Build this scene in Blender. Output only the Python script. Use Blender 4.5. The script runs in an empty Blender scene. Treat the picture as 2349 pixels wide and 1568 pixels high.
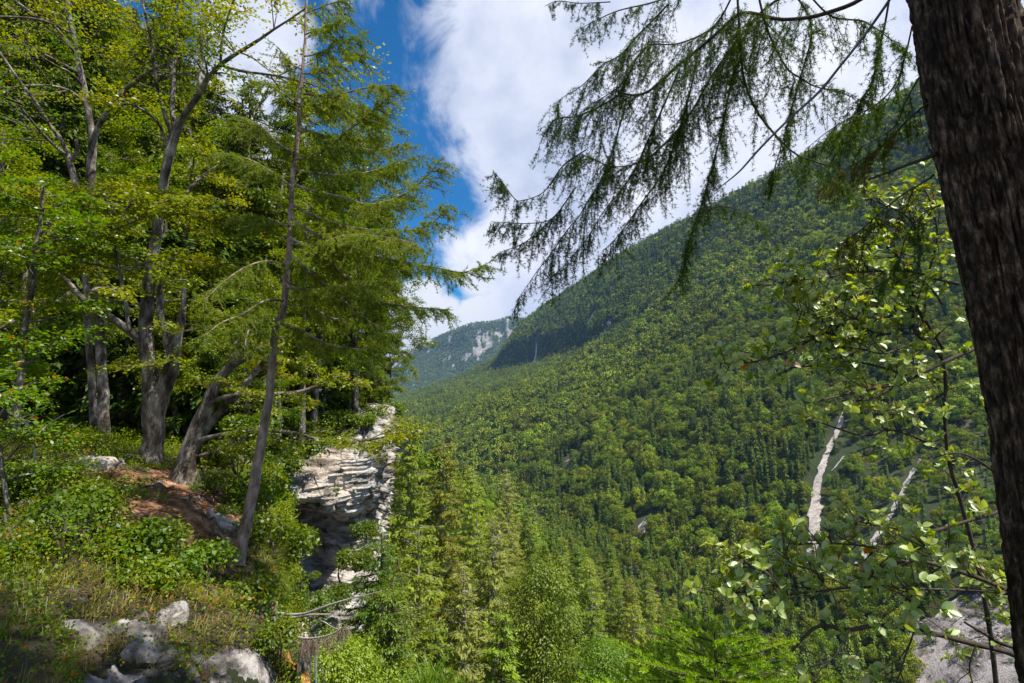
import bpy, math, random
import numpy as np
from mathutils import Vector
R = math.radians
C = bpy.context.scene.collection

# ------------------------------------------------------------------ camera
PITCH = R(5.0)
F, CX, CY = 1305.0, 1174.5, 784.0        # focal length and centre in the units the layout was measured in
sc = bpy.context.scene
cam = bpy.data.cameras.new("camera")
cam.lens = 36.0 * F / 2349.0; cam.sensor_width = 36.0
cam.clip_start = 0.05; cam.clip_end = 60000
camo = bpy.data.objects.new("camera", cam); C.objects.link(camo)
camo.rotation_euler = (R(90) + PITCH, 0, 0)
sc.camera = camo
sc.view_settings.view_transform = 'Standard'; sc.view_settings.look = 'None'
sc.view_settings.exposure = 0.8; sc.view_settings.gamma = 1.0
sc.cycles.use_denoising = True
sc.cycles.max_bounces = 6; sc.cycles.diffuse_bounces = 3; sc.cycles.transmission_bounces = 3
sc.cycles.volume_bounces = 0; sc.cycles.use_adaptive_sampling = True
sc.cycles.sample_clamp_indirect = 4.0

def P(px, py, y):
    """a place seen in direction (px, py), y metres ahead; vectorised"""
    px = np.asarray(px, float); py = np.asarray(py, float); y = np.asarray(y, float)
    a = (px - CX) / F; b = (CY - py) / F
    yy = math.cos(PITCH) - b * math.sin(PITCH); zz = b * math.cos(PITCH) + math.sin(PITCH)
    return np.stack([a / yy * y, y + 0 * a, zz / yy * y], -1)
def to_px(v):
    v = np.asarray(v, float)
    yc = v[..., 1] * math.cos(PITCH) + v[..., 2] * math.sin(PITCH)
    zc = -v[..., 1] * math.sin(PITCH) + v[..., 2] * math.cos(PITCH)
    yc = np.maximum(yc, 1e-3)
    return CX + F * v[..., 0] / yc, CY - F * zc / yc

# ------------------------------------------------------------------ sun and sky
SUN = Vector((0.40, -0.14, 0.88)).normalized()
sl = bpy.data.lights.new("sun", 'SUN'); sl.energy = 5.0; sl.angle = R(0.5); sl.color = (1.0, 0.94, 0.84)
so = bpy.data.objects.new("sun", sl); C.objects.link(so)
so.rotation_euler = (-SUN).to_track_quat('-Z', 'Y').to_euler()

def N(nt, typ, **kw):
    n = nt.nodes.new(typ)
    for k, v in kw.items():
        if k.startswith('i_'): n.inputs[k[2:].replace('_', ' ')].default_value = v
        elif k[0] == 'n' and k[1:].isdigit(): n.inputs[int(k[1:])].default_value = v
        else: setattr(n, k, v)
    return n
def ramp(nt, stops, interp='LINEAR'):
    n = nt.nodes.new('ShaderNodeValToRGB'); cr = n.color_ramp; cr.interpolation = interp
    while len(cr.elements) < len(stops): cr.elements.new(0.5)
    for e, (p, c) in zip(cr.elements, stops):
        e.position = p; e.color = (*c, 1) if len(c) == 3 else c
    return n
def math_(nt, op, a, b=None, clamp=False):
    n = nt.nodes.new('ShaderNodeMath'); n.operation = op; n.use_clamp = clamp
    for i, v in enumerate((a, b)):
        if v is None: continue
        if isinstance(v, (int, float)): n.inputs[i].default_value = v
        else: nt.links.new(v, n.inputs[i])
    return n.outputs[0]
def mixc(nt, fac, a, b, typ='MIX'):
    n = nt.nodes.new('ShaderNodeMix'); n.data_type = 'RGBA'; n.blend_type = typ
    for i, v in ((0, fac), (6, a), (7, b)):
        if isinstance(v, (int, float)): n.inputs[i].default_value = v
        elif isinstance(v, tuple): n.inputs[i].default_value = (*v, 1) if len(v) == 3 else v
        else: nt.links.new(v, n.inputs[i])
    return n.outputs[2]

w = bpy.data.worlds.new("World"); sc.world = w; w.use_nodes = True
nt = w.node_tree; nt.nodes.clear(); L = nt.links.new
out = N(nt, 'ShaderNodeOutputWorld'); bg = N(nt, 'ShaderNodeBackground'); L(bg.outputs[0], out.inputs[0])
sky = N(nt, 'ShaderNodeTexSky'); sky.sky_type = 'NISHITA'; sky.sun_disc = False
sky.sun_elevation = math.asin(SUN.z); sky.sun_rotation = math.atan2(SUN.x, SUN.y)
sky.air_density = 1.0; sky.dust_density = 0.3; sky.ozone_density = 3.0; sky.altitude = 900
tc = N(nt, 'ShaderNodeTexCoord')
hs = N(nt, 'ShaderNodeHueSaturation', i_Saturation=1.8, i_Value=1.1); L(sky.outputs[0], hs.inputs['Color'])
# clouds: soft banks at fixed compass directions, broken up by noise
def dirv(px, py): return Vector(P(px, py, 1.0)).normalized()
blobs = [  # direction, radius (sine of angle), weight
    (1425, 30, .245, 1.1), (1570, 150, .345, 1.2), (1275, 230, .115, .85), (1300, 120, .15, .9), (1365, 400, .22, 1.0), (1225, 350, .06, .7), (1800, 100, .6, 1.4),
    (1160, 420, .075, .55), (1150, 620, .12, .75), (1300, 600, .22, 1.1), (1060, 560, .06, .45),
    (2300, 200, .7, 1.4), (1150, 760, .10, .8), (960, 760, .09, 1.1), (1075, 735, .05, .8), (900, 800, .09, 1.0), (1000, 330, .05, .30), (1040, 190, .04, .1),
    (815, 0, .07, .42), (600, 110, .07, .7), (700, 640, .14, .8), (420, 330, .2, .8), (760, 420, .05, .4), (560, 60, .1, .8)]
cd = N(nt, 'ShaderNodeTexNoise', i_Scale=3.6, i_Detail=8.0); L(tc.outputs['Generated'], cd.inputs['Vector'])
vm = N(nt, 'ShaderNodeVectorMath', operation='MULTIPLY_ADD'); L(cd.outputs['Color'], vm.inputs[0])
vm.inputs[1].default_value = (.19, .19, .19)
off = N(nt, 'ShaderNodeVectorMath', operation='SUBTRACT'); L(tc.outputs['Generated'], off.inputs[0]); off.inputs[1].default_value = (.095, .095, .095)
L(off.outputs[0], vm.inputs[2])
tot = None
blobs = [(dirv(a, b), r, k) for a, b, r, k in blobs] + [(Vector(v).normalized(), r, k) for v, r, k in (((0, -.2, 1), .38, .8), ((0, -1, .4), .7, 1.0), ((-1, -.3, .6), .4, .9))]  # unseen banks overhead, behind and left, added to whiten the ambient light
for dv_, r, wt in blobs:
    d = N(nt, 'ShaderNodeVectorMath', operation='DISTANCE'); L(vm.outputs[0], d.inputs[0]); d.inputs[1].default_value = dv_
    m = N(nt, 'ShaderNodeMapRange', interpolation_type='SMOOTHSTEP'); L(d.outputs['Value'], m.inputs['Value'])
    m.inputs['From Min'].default_value = r * 1.15; m.inputs['From Max'].default_value = r * .45
    m.inputs['To Min'].default_value = 0; m.inputs['To Max'].default_value = wt
    tot = m.outputs[0] if tot is None else math_(nt, 'MAXIMUM', tot, m.outputs[0])
n1 = N(nt, 'ShaderNodeTexNoise', i_Scale=9.0, i_Detail=9.0, i_Roughness=.62, i_Distortion=.5); L(tc.outputs['Generated'], n1.inputs['Vector'])
n2 = N(nt, 'ShaderNodeTexNoise', i_Scale=3.2, i_Detail=6.0, i_Roughness=.55); L(tc.outputs['Generated'], n2.inputs['Vector'])
dens = math_(nt, 'ADD', tot, math_(nt, 'MULTIPLY', math_(nt, 'SUBTRACT', n1.outputs[0], .5), 1.5))
cov = N(nt, 'ShaderNodeMapRange', interpolation_type='SMOOTHSTEP'); L(dens, cov.inputs['Value'])
cov.inputs['From Min'].default_value = .30; cov.inputs['From Max'].default_value = .80
thick = math_(nt, 'ADD', math_(nt, 'MULTIPLY', n2.outputs[0], .9), math_(nt, 'MULTIPLY', n1.outputs[0], .25))
cc = ramp(nt, [(.40, (9.8, 9.8, 10.0)), (.54, (7.6, 7.9, 9.0)), (.68, (5.0, 5.6, 7.2))]); L(thick, cc.inputs[0])
# the cumulus at the valley's end is whiter
dq = N(nt, 'ShaderNodeVectorMath', operation='DISTANCE'); L(vm.outputs[0], dq.inputs[0]); dq.inputs[1].default_value = dirv(1010, 745)
mq = N(nt, 'ShaderNodeMapRange', interpolation_type='SMOOTHSTEP'); L(dq.outputs['Value'], mq.inputs['Value'])
mq.inputs['From Min'].default_value = .12; mq.inputs['From Max'].default_value = .04
cw = mixc(nt, mq.outputs[0], cc.outputs[0], (9, 9, 9))
L(mixc(nt, cov.outputs[0], hs.outputs[0], cw), bg.inputs[0]); bg.inputs[1].default_value = 0.066

# ------------------------------------------------------------------ helpers
def hash3(ix, iy, iz):
    h = (ix.astype(np.int64) * 374761393 + iy.astype(np.int64) * 668265263 + iz.astype(np.int64) * 1274126177) & 0xffffffff
    h = ((h ^ (h >> 13)) * 1103515245) & 0xffffffff
    h = ((h ^ (h >> 16)) * 2246822519) & 0xffffffff
    return ((h ^ (h >> 15)) & 0xffffff) / float(0xffffff)
def vnoise(p):
    p = np.asarray(p, float); i = np.floor(p).astype(np.int64); f = p - i; f = f * f * (3 - 2 * f)
    x, y, z = i[..., 0], i[..., 1], i[..., 2]; fx, fy, fz = f[..., 0], f[..., 1], f[..., 2]
    def l(a, b, t): return a + (b - a) * t
    c = [[[hash3(x + a, y + b, z + d) for d in (0, 1)] for b in (0, 1)] for a in (0, 1)]
    return l(l(l(c[0][0][0], c[1][0][0], fx), l(c[0][1][0], c[1][1][0], fx), fy),
             l(l(c[0][0][1], c[1][0][1], fx), l(c[0][1][1], c[1][1][1], fx), fy), fz) * 2 - 1
def fbm(p, octv=4, gain=.5):
    p = np.asarray(p, float); s = 0; a = 1; t = 0
    for k in range(octv): s = s + a * vnoise(p * 2 ** k + 17.3 * k); t += a; a *= gain
    return s / t

def mesh(name, V, polys, mats, smooth=False, midx=None):
    V = np.asarray(V, np.float32); polys = [np.asarray(q, np.int32) for q in polys if len(q)]
    me = bpy.data.meshes.new(name)
    me.vertices.add(len(V)); me.vertices.foreach_set('co', V.ravel())
    nl = sum(q.size for q in polys); npoly = sum(len(q) for q in polys)
    me.loops.add(nl); me.loops.foreach_set('vertex_index', np.concatenate([q.ravel() for q in polys]))
    me.polygons.add(npoly)
    tot = np.concatenate([np.full(len(q), q.shape[1]) for q in polys]); st = np.concatenate([[0], np.cumsum(tot)[:-1]])
    me.polygons.foreach_set('loop_start', st.astype(np.int32))
    if smooth: me.polygons.foreach_set('use_smooth', np.ones(npoly, bool))
    for m in (mats if isinstance(mats, (list, tuple)) else [mats]): me.materials.append(m)
    if midx is not None: me.polygons.foreach_set('material_index', np.asarray(midx, np.int32))
    me.update(calc_edges=True)
    return me
def obj(name, me, parent=None, loc=None, rz=0, scale=None):
    o = bpy.data.objects.new(name, me); C.objects.link(o)
    if parent: o.parent = parent
    if loc is not None: o.location = loc
    if rz: o.rotation_euler = (0, 0, rz)
    if scale is not None: o.scale = (scale,) * 3 if isinstance(scale, (int, float)) else scale
    return o
def tag(o, label=None, cat=None, group=None, kind=None):
    for k, v in (('label', label), ('category', cat), ('group', group), ('kind', kind)):
        if v: o[k] = v
    return o
def thing(name, label, cat, loc=(0, 0, 0), group=None, rz=0, scale=None):
    o = obj(name, None, loc=loc, rz=rz, scale=scale); o.empty_display_size = .2
    return tag(o, label, cat, group)
def structure(o): o['kind'] = 'structure'; return o

def grid_faces(nu, nv, wrap=False):
    i = np.arange(nu - 1)[:, None]; j = np.arange(nv if wrap else nv - 1)[None, :]; j2 = (j + 1) % nv
    return np.stack([i * nv + j, i * nv + j2, (i + 1) * nv + j2, (i + 1) * nv + j], -1).reshape(-1, 4)
def cr_interp(G, s, t):
    """Catmull-Rom through a grid of control points G[i,j], s and t in 0..1"""
    G = np.asarray(G, float); n, m = G.shape[:2]
    def wts(u, n):
        x = np.clip(u, 0, 1) * (n - 1); i = np.minimum(np.floor(x).astype(int), n - 2); f = x - i
        w = np.stack([-.5 * f + f * f - .5 * f ** 3, 1 - 2.5 * f * f + 1.5 * f ** 3, .5 * f + 2 * f * f - 1.5 * f ** 3, -.5 * f * f + .5 * f ** 3], -1)
        return np.clip(i[..., None] + np.array([-1, 0, 1, 2]), 0, n - 1), w
    ia, wa = wts(s, n); ib, wb = wts(t, m); o = 0
    for a in range(4):
        for b in range(4): o = o + (wa[..., a] * wb[..., b])[..., None] * G[ia[..., a], ib[..., b]]
    return o
def smooth_path(pts, rad, n_per=4):
    pts = np.asarray(pts, float); rad = np.asarray(rad, float); n = len(pts)
    G = np.concatenate([pts, rad[:, None]], 1)[:, None, :]; G = np.concatenate([G, G], 1)
    s = np.linspace(0, 1, (n - 1) * n_per + 1); o = cr_interp(G, s, np.zeros_like(s))
    return o[:, :3], np.maximum(o[:, 3], 1e-4)

class Tubes:
    def __init__(self): self.V = []; self.Fq = []; self.n = 0
    def add(self, pts, rad, sides=8, bump=0, seed=0):
        pts = np.asarray(pts, float); rad = np.asarray(rad, float); n = len(pts)
        T = np.gradient(pts, axis=0); T /= np.linalg.norm(T, axis=1)[:, None] + 1e-9
        ref = np.array([0.31, 0.93, 0.2]) if abs(T[0, 2]) > .6 else np.array([0., 0.1, 1.])
        A = np.cross(T, ref); A /= np.linalg.norm(A, axis=1)[:, None] + 1e-9; B = np.cross(T, A)
        ang = np.linspace(0, 2 * np.pi, sides, endpoint=False)
        D = A[:, None] * np.cos(ang)[None, :, None] + B[:, None] * np.sin(ang)[None, :, None]
        rr = rad[:, None]
        if bump:
            arc = np.concatenate([[0], np.cumsum(np.linalg.norm(np.diff(pts, axis=0), axis=1))])
            q = np.stack(np.broadcast_arrays(np.cos(ang)[None] * 2.2 + seed, np.sin(ang)[None] * 2.2, arc[:, None] / (rad.max() * 4)), -1)
            rr = rr * (1 + bump * (fbm(q, 3) + .7 * fbm(q * np.array([2.6, 2.6, .9]) + 3, 3)))
        V = pts[:, None] + D * rr[..., None]
        self.V.append(V.reshape(-1, 3)); self.Fq.append(grid_faces(n, sides, True) + self.n); self.n += n * sides
    def build(self, name, mat):
        return mesh(name, np.concatenate(self.V), [np.concatenate(self.Fq)], mat, smooth=True)

def unit(v): return v / (np.linalg.norm(v, axis=-1, keepdims=True) + 1e-9)
def leaves(pos, d, nrm, ln, wd, fold=.15, six=False):
    """diamond (or six-cornered) leaf faces"""
    d = unit(d); s = unit(np.cross(d, nrm)); nn = np.cross(s, d); n = len(pos)
    ln = np.broadcast_to(np.asarray(ln, float).reshape(-1, 1), (n, 1)); wd = np.broadcast_to(np.asarray(wd, float).reshape(-1, 1), (n, 1))
    if not six:
        V = np.stack([pos, pos + d * ln * .45 + s * wd * .5 + nn * wd * fold, pos + d * ln, pos + d * ln * .45 - s * wd * .5 + nn * wd * fold], 1)
        return V.reshape(-1, 3), np.arange(n * 4).reshape(n, 4)
    V = np.stack([pos, pos + d * ln * .28 + s * wd * .42 + nn * wd * fold, pos + d * ln * .66 + s * wd * .42 + nn * wd * fold, pos + d * ln,
                  pos + d * ln * .66 - s * wd * .42 + nn * wd * fold, pos + d * ln * .28 - s * wd * .42 + nn * wd * fold], 1)
    b = np.arange(n)[:, None] * 6
    return V.reshape(-1, 3), np.concatenate([b + np.array([[0, 1, 2, 3]]), b + np.array([[0, 3, 4, 5]])])

# ------------------------------------------------------------------ materials
def new_mat(name):
    m = bpy.data.materials.new(name); m.use_nodes = True; nt = m.node_tree; nt.nodes.clear()
    o = N(nt, 'ShaderNodeOutputMaterial'); return m, nt, o
def foliage(name, c1, c2, c3=None, trans=.35, gloss=.02, rough=.5, per_object=0.0, scale=.35, accent=None):
    """per-leaf colour from c1 to c2, drifting to c3 in patches; some light passes through the leaf"""
    m, nt, o = new_mat(name); L = nt.links.new
    g = N(nt, 'ShaderNodeNewGeometry'); st = [(0.0, c1), (.85, c2)]
    if accent: st = [(0, c1), (.8, c2), (1 - accent[0], c2), (1 - accent[0] + .01, accent[1])]
    r = ramp(nt, st); L(g.outputs['Random Per Island'], r.inputs[0]); col = r.outputs[0]
    tcn = N(nt, 'ShaderNodeTexCoord')
    if c3:
        nz = N(nt, 'ShaderNodeTexNoise', i_Scale=scale, i_Detail=2.0); L(tcn.outputs['Object'], nz.inputs['Vector'])
        mr = N(nt, 'ShaderNodeMapRange'); L(nz.outputs[0], mr.inputs[0]); mr.inputs[1].default_value = .4; mr.inputs[2].default_value = .65
        col = mixc(nt, mr.outputs[0], col, c3)
    if per_object:
        oi = N(nt, 'ShaderNodeObjectInfo'); h = N(nt, 'ShaderNodeHueSaturation')
        a = N(nt, 'ShaderNodeMapRange'); L(oi.outputs['Random'], a.inputs[0]); a.inputs[3].default_value = .5 - .035 * per_object; a.inputs[4].default_value = .5 + .035 * per_object
        b = math_(nt, 'FRACT', math_(nt, 'MULTIPLY', oi.outputs['Random'], 7.31))
        c = N(nt, 'ShaderNodeMapRange'); L(b, c.inputs[0]); c.inputs[3].default_value = 1 - .45 * per_object; c.inputs[4].default_value = 1 + .55 * per_object
        lz = N(nt, 'ShaderNodeTexNoise', i_Scale=.011, i_Detail=3.0); L(oi.outputs['Location'], lz.inputs['Vector'])
        lm = N(nt, 'ShaderNodeMapRange'); L(lz.outputs[0], lm.inputs[0]); lm.inputs[1].default_value = .38; lm.inputs[2].default_value = .62; lm.inputs[3].default_value = 1 - .32 * per_object; lm.inputs[4].default_value = 1 + .30 * per_object  # broad tone patches by location: species mix, also painting in cloud shadows
        L(a.outputs[0], h.inputs['Hue']); L(math_(nt, 'MULTIPLY', c.outputs[0], lm.outputs[0]), h.inputs['Value']); h.inputs['Saturation'].default_value = .92; L(col, h.inputs['Color']); col = h.outputs[0]
    hs_ = N(nt, 'ShaderNodeHueSaturation'); hs_.inputs['Saturation'].default_value = 1.16; hs_.inputs['Value'].default_value = 1.12; L(col, hs_.inputs['Color']); col = hs_.outputs[0]
    d = N(nt, 'ShaderNodeBsdfDiffuse'); t = N(nt, 'ShaderNodeBsdfTranslucent'); L(col, d.inputs[0])
    tc2 = mixc(nt, 1.0, col, (1.25, 1.2, .4), 'MULTIPLY'); L(tc2, t.inputs[0])
    mx = N(nt, 'ShaderNodeMixShader'); mx.inputs[0].default_value = trans; L(d.outputs[0], mx.inputs[1]); L(t.outputs[0], mx.inputs[2])
    gl = N(nt, 'ShaderNodeBsdfGlossy'); gl.inputs['Roughness'].default_value = rough; gl.inputs[0].default_value = (.9, .95, 1, 1)
    m2 = N(nt, 'ShaderNodeMixShader'); m2.inputs[0].default_value = gloss * .35; L(mx.outputs[0], m2.inputs[1]); L(gl.outputs[0], m2.inputs[2])
    L(m2.outputs[0], o.inputs[0]); return m
def ground_mat(name, stops, scale=1.0, bump=.5, detail=8, bscale=None, rough=.95, stretch=None, bdist=.1):
    m, nt, o = new_mat(name); L = nt.links.new
    p = N(nt, 'ShaderNodeBsdfPrincipled'); p.inputs['Roughness'].default_value = rough; p.inputs['Specular IOR Level'].default_value = .25
    tcn = N(nt, 'ShaderNodeTexCoord'); mp = N(nt, 'ShaderNodeMapping'); L(tcn.outputs['Object'], mp.inputs[0])
    if stretch: mp.inputs['Scale'].default_value = stretch
    nz = N(nt, 'ShaderNodeTexNoise', i_Scale=scale, i_Detail=float(detail), i_Roughness=.62); L(mp.outputs[0], nz.inputs['Vector'])
    r = ramp(nt, stops); L(nz.outputs[0], r.inputs[0]); L(r.outputs[0], p.inputs[0])
    nb = N(nt, 'ShaderNodeTexNoise', i_Scale=bscale or scale * 4, i_Detail=8.0, i_Roughness=.65); L(mp.outputs[0], nb.inputs['Vector'])
    bp = N(nt, 'ShaderNodeBump', i_Strength=bump, i_Distance=bdist); L(nb.outputs[0], bp.inputs['Height']); L(bp.outputs[0], p.inputs['Normal'])
    L(p.outputs[0], o.inputs[0]); return m
def mask_mix(m, attr, stops, scale):
    """where the vertex attribute is 1 the ground is bare: another colour set"""
    nt = m.node_tree; L = nt.links.new
    p = [n for n in nt.nodes if n.type == 'BSDF_PRINCIPLED'][0]; old = p.inputs[0].links[0].from_socket
    mp = [n for n in nt.nodes if n.type == 'MAPPING'][0]
    a = N(nt, 'ShaderNodeAttribute', attribute_name=attr)
    nz = N(nt, 'ShaderNodeTexNoise', i_Scale=scale, i_Detail=8.0, i_Roughness=.65); L(mp.outputs[0], nz.inputs['Vector'])
    r = ramp(nt, stops); L(nz.outputs[0], r.inputs[0]); L(mixc(nt, a.outputs['Fac'], old, r.outputs[0]), p.inputs[0]); return m
# ------------------------------------------------------------------ the valley: far slope, distant mountain
rng = np.random.default_rng(11)
def ctrl(rows): return np.array([[P(a, b, y) for a, b, y in r] for r in rows])
FAR = ctrl([
 [(3300,1700,250),(3100,1350,330),(3000,1000,480),(2950,650,640),(2950,300,800),(2950,0,930),(2950,-250,1050)],
 [(2600,1600,250),(2620,1300,310),(2640,1050,400),(2650,750,520),(2650,420,680),(2650,150,830),(2650,-60,960)],
 [(2150,1520,300),(2180,1330,345),(2220,1100,420),(2260,820,540),(2290,540,690),(2280,320,830),(2260,110,980)],
 [(1780,1440,390),(1800,1260,440),(1850,1050,520),(1900,810,660),(1940,620,800),(1960,440,960),(1985,292,1130)],
 [(1420,1300,540),(1460,1160,600),(1500,1010,700),(1560,850,860),(1610,690,1080),(1660,570,1290),(1705,448,1500)],
 [(1225,1200,720),(1250,1090,800),(1275,990,940),(1330,880,1180),(1385,782,1520),(1400,725,1570),(1450,578,1950)],
 [(1130,1140,880),(1150,1040,1020),(1180,940,1280),(1230,882,1640),(1285,818,2050),(1300,745,2100),(1330,655,2450)],
 [(1050,1080,1050),(1070,1000,1250),(1100,930,1600),(1130,890,2050),(1165,850,2500),(1175,785,2550),(1210,738,2800)],
 [(960,1020,1300),(980,970,1550),(1000,930,1950),(1040,898,2350),(1080,872,2700),(1105,852,2800),(1128,832,2950)],
 [(850,990,1600),(870,955,1900),(890,935,2350),(905,922,2700),(920,917,2950),(930,914,3100),(940,910,3300)]])
fn, fm = FAR.shape[:2]
back = FAR[:, -1] + (FAR[:, -1] - FAR[:, -2]) * np.array([1.2, 1.2, 0]) + np.array([0, 0, -60.])
FAR = np.concatenate([FAR[:, :1] + np.array([-25., 0, -35.]), FAR, back[:, None]], 1)
def far_pt(s, t):
    p = cr_interp(FAR, s, t)
    q = p * np.array([1, 1, .25])
    amp = np.clip(t * 4, .3, 1)[..., None] if np.ndim(t) else 1
    n = fbm(q / 210., 4) * 26 + (1 - np.abs(fbm(q / 95. + 9, 3)) * 2) * 8
    top = np.clip((.90 - t) / .25, 0.12, 1)
    return p + n[..., None] * np.array([-.35, -.2, .75]) * amp * top[..., None]
nu, nv = 260, 200
S, T = np.meshgrid(np.linspace(0, 1, nu), np.linspace(0, 1, nv), indexing='ij')
FV = far_pt(S, T)
m_far = ground_mat('slope_soil', [(.3, (.02, .032, .012)), (.5, (.035, .05, .018)), (.7, (.07, .065, .035))], scale=.02, bump=.6, bdist=3)
structure(obj('hillside', mesh('hillside', FV.reshape(-1, 3), [grid_faces(nu, nv)], m_far, smooth=True)))

# distant mountain, six kilometres off
MT = ctrl([
 [(820,960,3900),(825,930,4600),(835,905,5400),(850,880,6000),(868,862,6300)],
 [(880,960,3900),(885,925,4600),(890,895,5400),(905,870,6000),(920,838,6300)],
 [(940,950,3900),(940,910,4600),(945,870,5300),(950,830,5800),(960,800,6100)],
 [(990,950,3900),(995,905,4600),(1000,860,5200),(1010,815,5700),(1025,768,6000)],
 [(1050,950,3900),(1052,900,4600),(1056,850,5000),(1062,795,5400),(1076,748,5700)],
 [(1110,950,3900),(1112,900,4600),(1116,845,5000),(1120,785,5350),(1130,741,5650)],
 [(1165,950,3900),(1165,895,4600),(1168,840,5000),(1170,780,5350),(1172,731,5650)],
 [(1230,950,3900),(1230,890,4600),(1230,835,5000),(1230,785,5350),(1225,742,5650)],
 [(1330,950,3900),(1330,890,4600),(1330,835,5000),(1330,800,5350),(1330,770,5650)]])
MT = np.concatenate([MT, (MT[:, -1] + np.array([0, 900., -150.]))[:, None]], 1)
def mt_pt(s, t):
    p = cr_interp(MT, s, t); q = p * np.array([1, .5, .4])
    rid = (1 - np.abs(fbm(q / 420., 4)) * 2)
    top = np.clip((.86 - t) / .25, .12, 1)
    return p + (rid * 50 + fbm(q / 130., 4) * 34)[..., None] * np.array([0, -.8, .5]) * top[..., None]
nu, nv = 320, 260
S, T = np.meshgrid(np.linspace(0, 1, nu), np.linspace(0, 1, nv), indexing='ij')
MV = mt_pt(S, T); mx, my = to_px(MV)
def box(px, py, x0, x1, y0, y1, e=8):
    return np.clip((px - x0) / e, 0, 1) * np.clip((x1 - px) / e, 0, 1) * np.clip((py - y0) / e, 0, 1) * np.clip((y1 - py) / e, 0, 1)
def mt_rock(V):
    px, py = to_px(V); nz = fbm(V * np.array([1.6, .2, .25]) / 60., 4); n2 = fbm(V / 45., 3)
    top = 757 - (px - 1100) * .06
    a = np.clip(1.3 - np.abs(py - top - 18) / 22, 0, 1) * np.clip((px - 1040) / 60, 0, 1) * np.clip((1230 - px) / 20, 0, 1)
    b = np.clip(1.1 - np.abs((py - 812 + (px - 1085) * .45) / 24) - np.abs((px - 1085) / 58), 0, 1)
    c = np.clip(1 - np.abs((py - 803 + (px - 960) * .75) / 12), 0, 1) * np.clip((1010 - px) / 20, 0, 1) * .6
    return np.clip((a * 1.3 + b * 1.5 + c + nz * 1.9 + n2 * .8 - .72) * 3.0, 0, 1)
mrock = mt_rock(MV)
m_mt = ground_mat('mountain_wood', [(.35, (.022, .045, .018)), (.5, (.035, .06, .022)), (.68, (.06, .085, .03))], scale=.012, bump=1.0, detail=10, bscale=.05, bdist=18)
mask_mix(m_mt, 'rock', [(.35, (.16, .15, .14)), (.5, (.30, .29, .27)), (.65, (.42, .39, .36))], .02)
me = mesh('mountain', MV.reshape(-1, 3), [grid_faces(nu, nv)], m_mt, smooth=True)
me.attributes.new('rock', 'FLOAT', 'POINT').data.foreach_set('value', mrock.ravel().astype(np.float32))
structure(obj('mountain', me))
# the farthest blue ridge
rx = np.linspace(700, 1010, 60); ry = 846 + 6 * fbm(np.stack([rx / 30, rx * 0, rx * 0], -1), 3) - (rx < 850) * 0
top = P(rx, ry, 12500); V = np.stack([top * np.array([1, 1, 0]) + np.array([0, -3000., -400]), top, top + np.array([0, 2500., -500])], 1)
structure(obj('far_ridge', mesh('far_ridge', V.reshape(-1, 3), [grid_faces(60, 3)], m_mt, smooth=True)))

# ------------------------------------------------------------------ near slope and valley floor
def near_z(x, y):
    d = x + 13 + np.maximum(0, y - 150) * .22 - np.maximum(0, y - 150) * .02
    z = -34 - .75 * d - .05 * (y - 70)
    z = z + np.clip((26 - x) / 40, 0, 1) * 0
    zf = -147 + (y - 300) * .0 + np.maximum(0, y - 600) * .04
    k = 8.0; m = np.maximum(z, zf); z = m + np.log(np.exp((z - m) / k) + np.exp((zf - m) / k)) * k
    z = np.minimum(z, -14 - .15 * np.maximum(0, y - 40))
    return z + fbm(np.stack([x / 22., y / 22., x * 0], -1), 4) * 2.5
xs = np.concatenate([np.linspace(-320, -60, 30), np.linspace(-56, 130, 100), np.linspace(134, 620, 70)]); ys = np.concatenate([np.linspace(-40, 300, 110), np.linspace(310, 1500, 60)])
X, Y = np.meshgrid(xs, ys, indexing='ij')
NV = np.stack([X, Y, near_z(X, Y)], -1)
m_near = ground_mat('woodland_soil', [(.3, (.018, .022, .01)), (.5, (.03, .035, .014)), (.72, (.06, .05, .03))], scale=.3, bump=.6)
structure(obj('ground', mesh('ground', NV.reshape(-1, 3), [grid_faces(len(xs), len(ys))[:, ::-1]], m_near, smooth=True)))
m_scree = ground_mat('scree', [(.3, (.20, .17, .155)), (.5, (.40, .36, .33)), (.7, (.58, .53, .49))], scale=.35, bump=.9, bscale=.8, bdist=1.5)
m_bed = ground_mat('river_gravel', [(.40, (.07, .065, .05)), (.47, (.22, .195, .185)), (.56, (.40, .365, .35))], scale=.10, bump=1.0, bscale=1.2, bdist=1.5)

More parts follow.
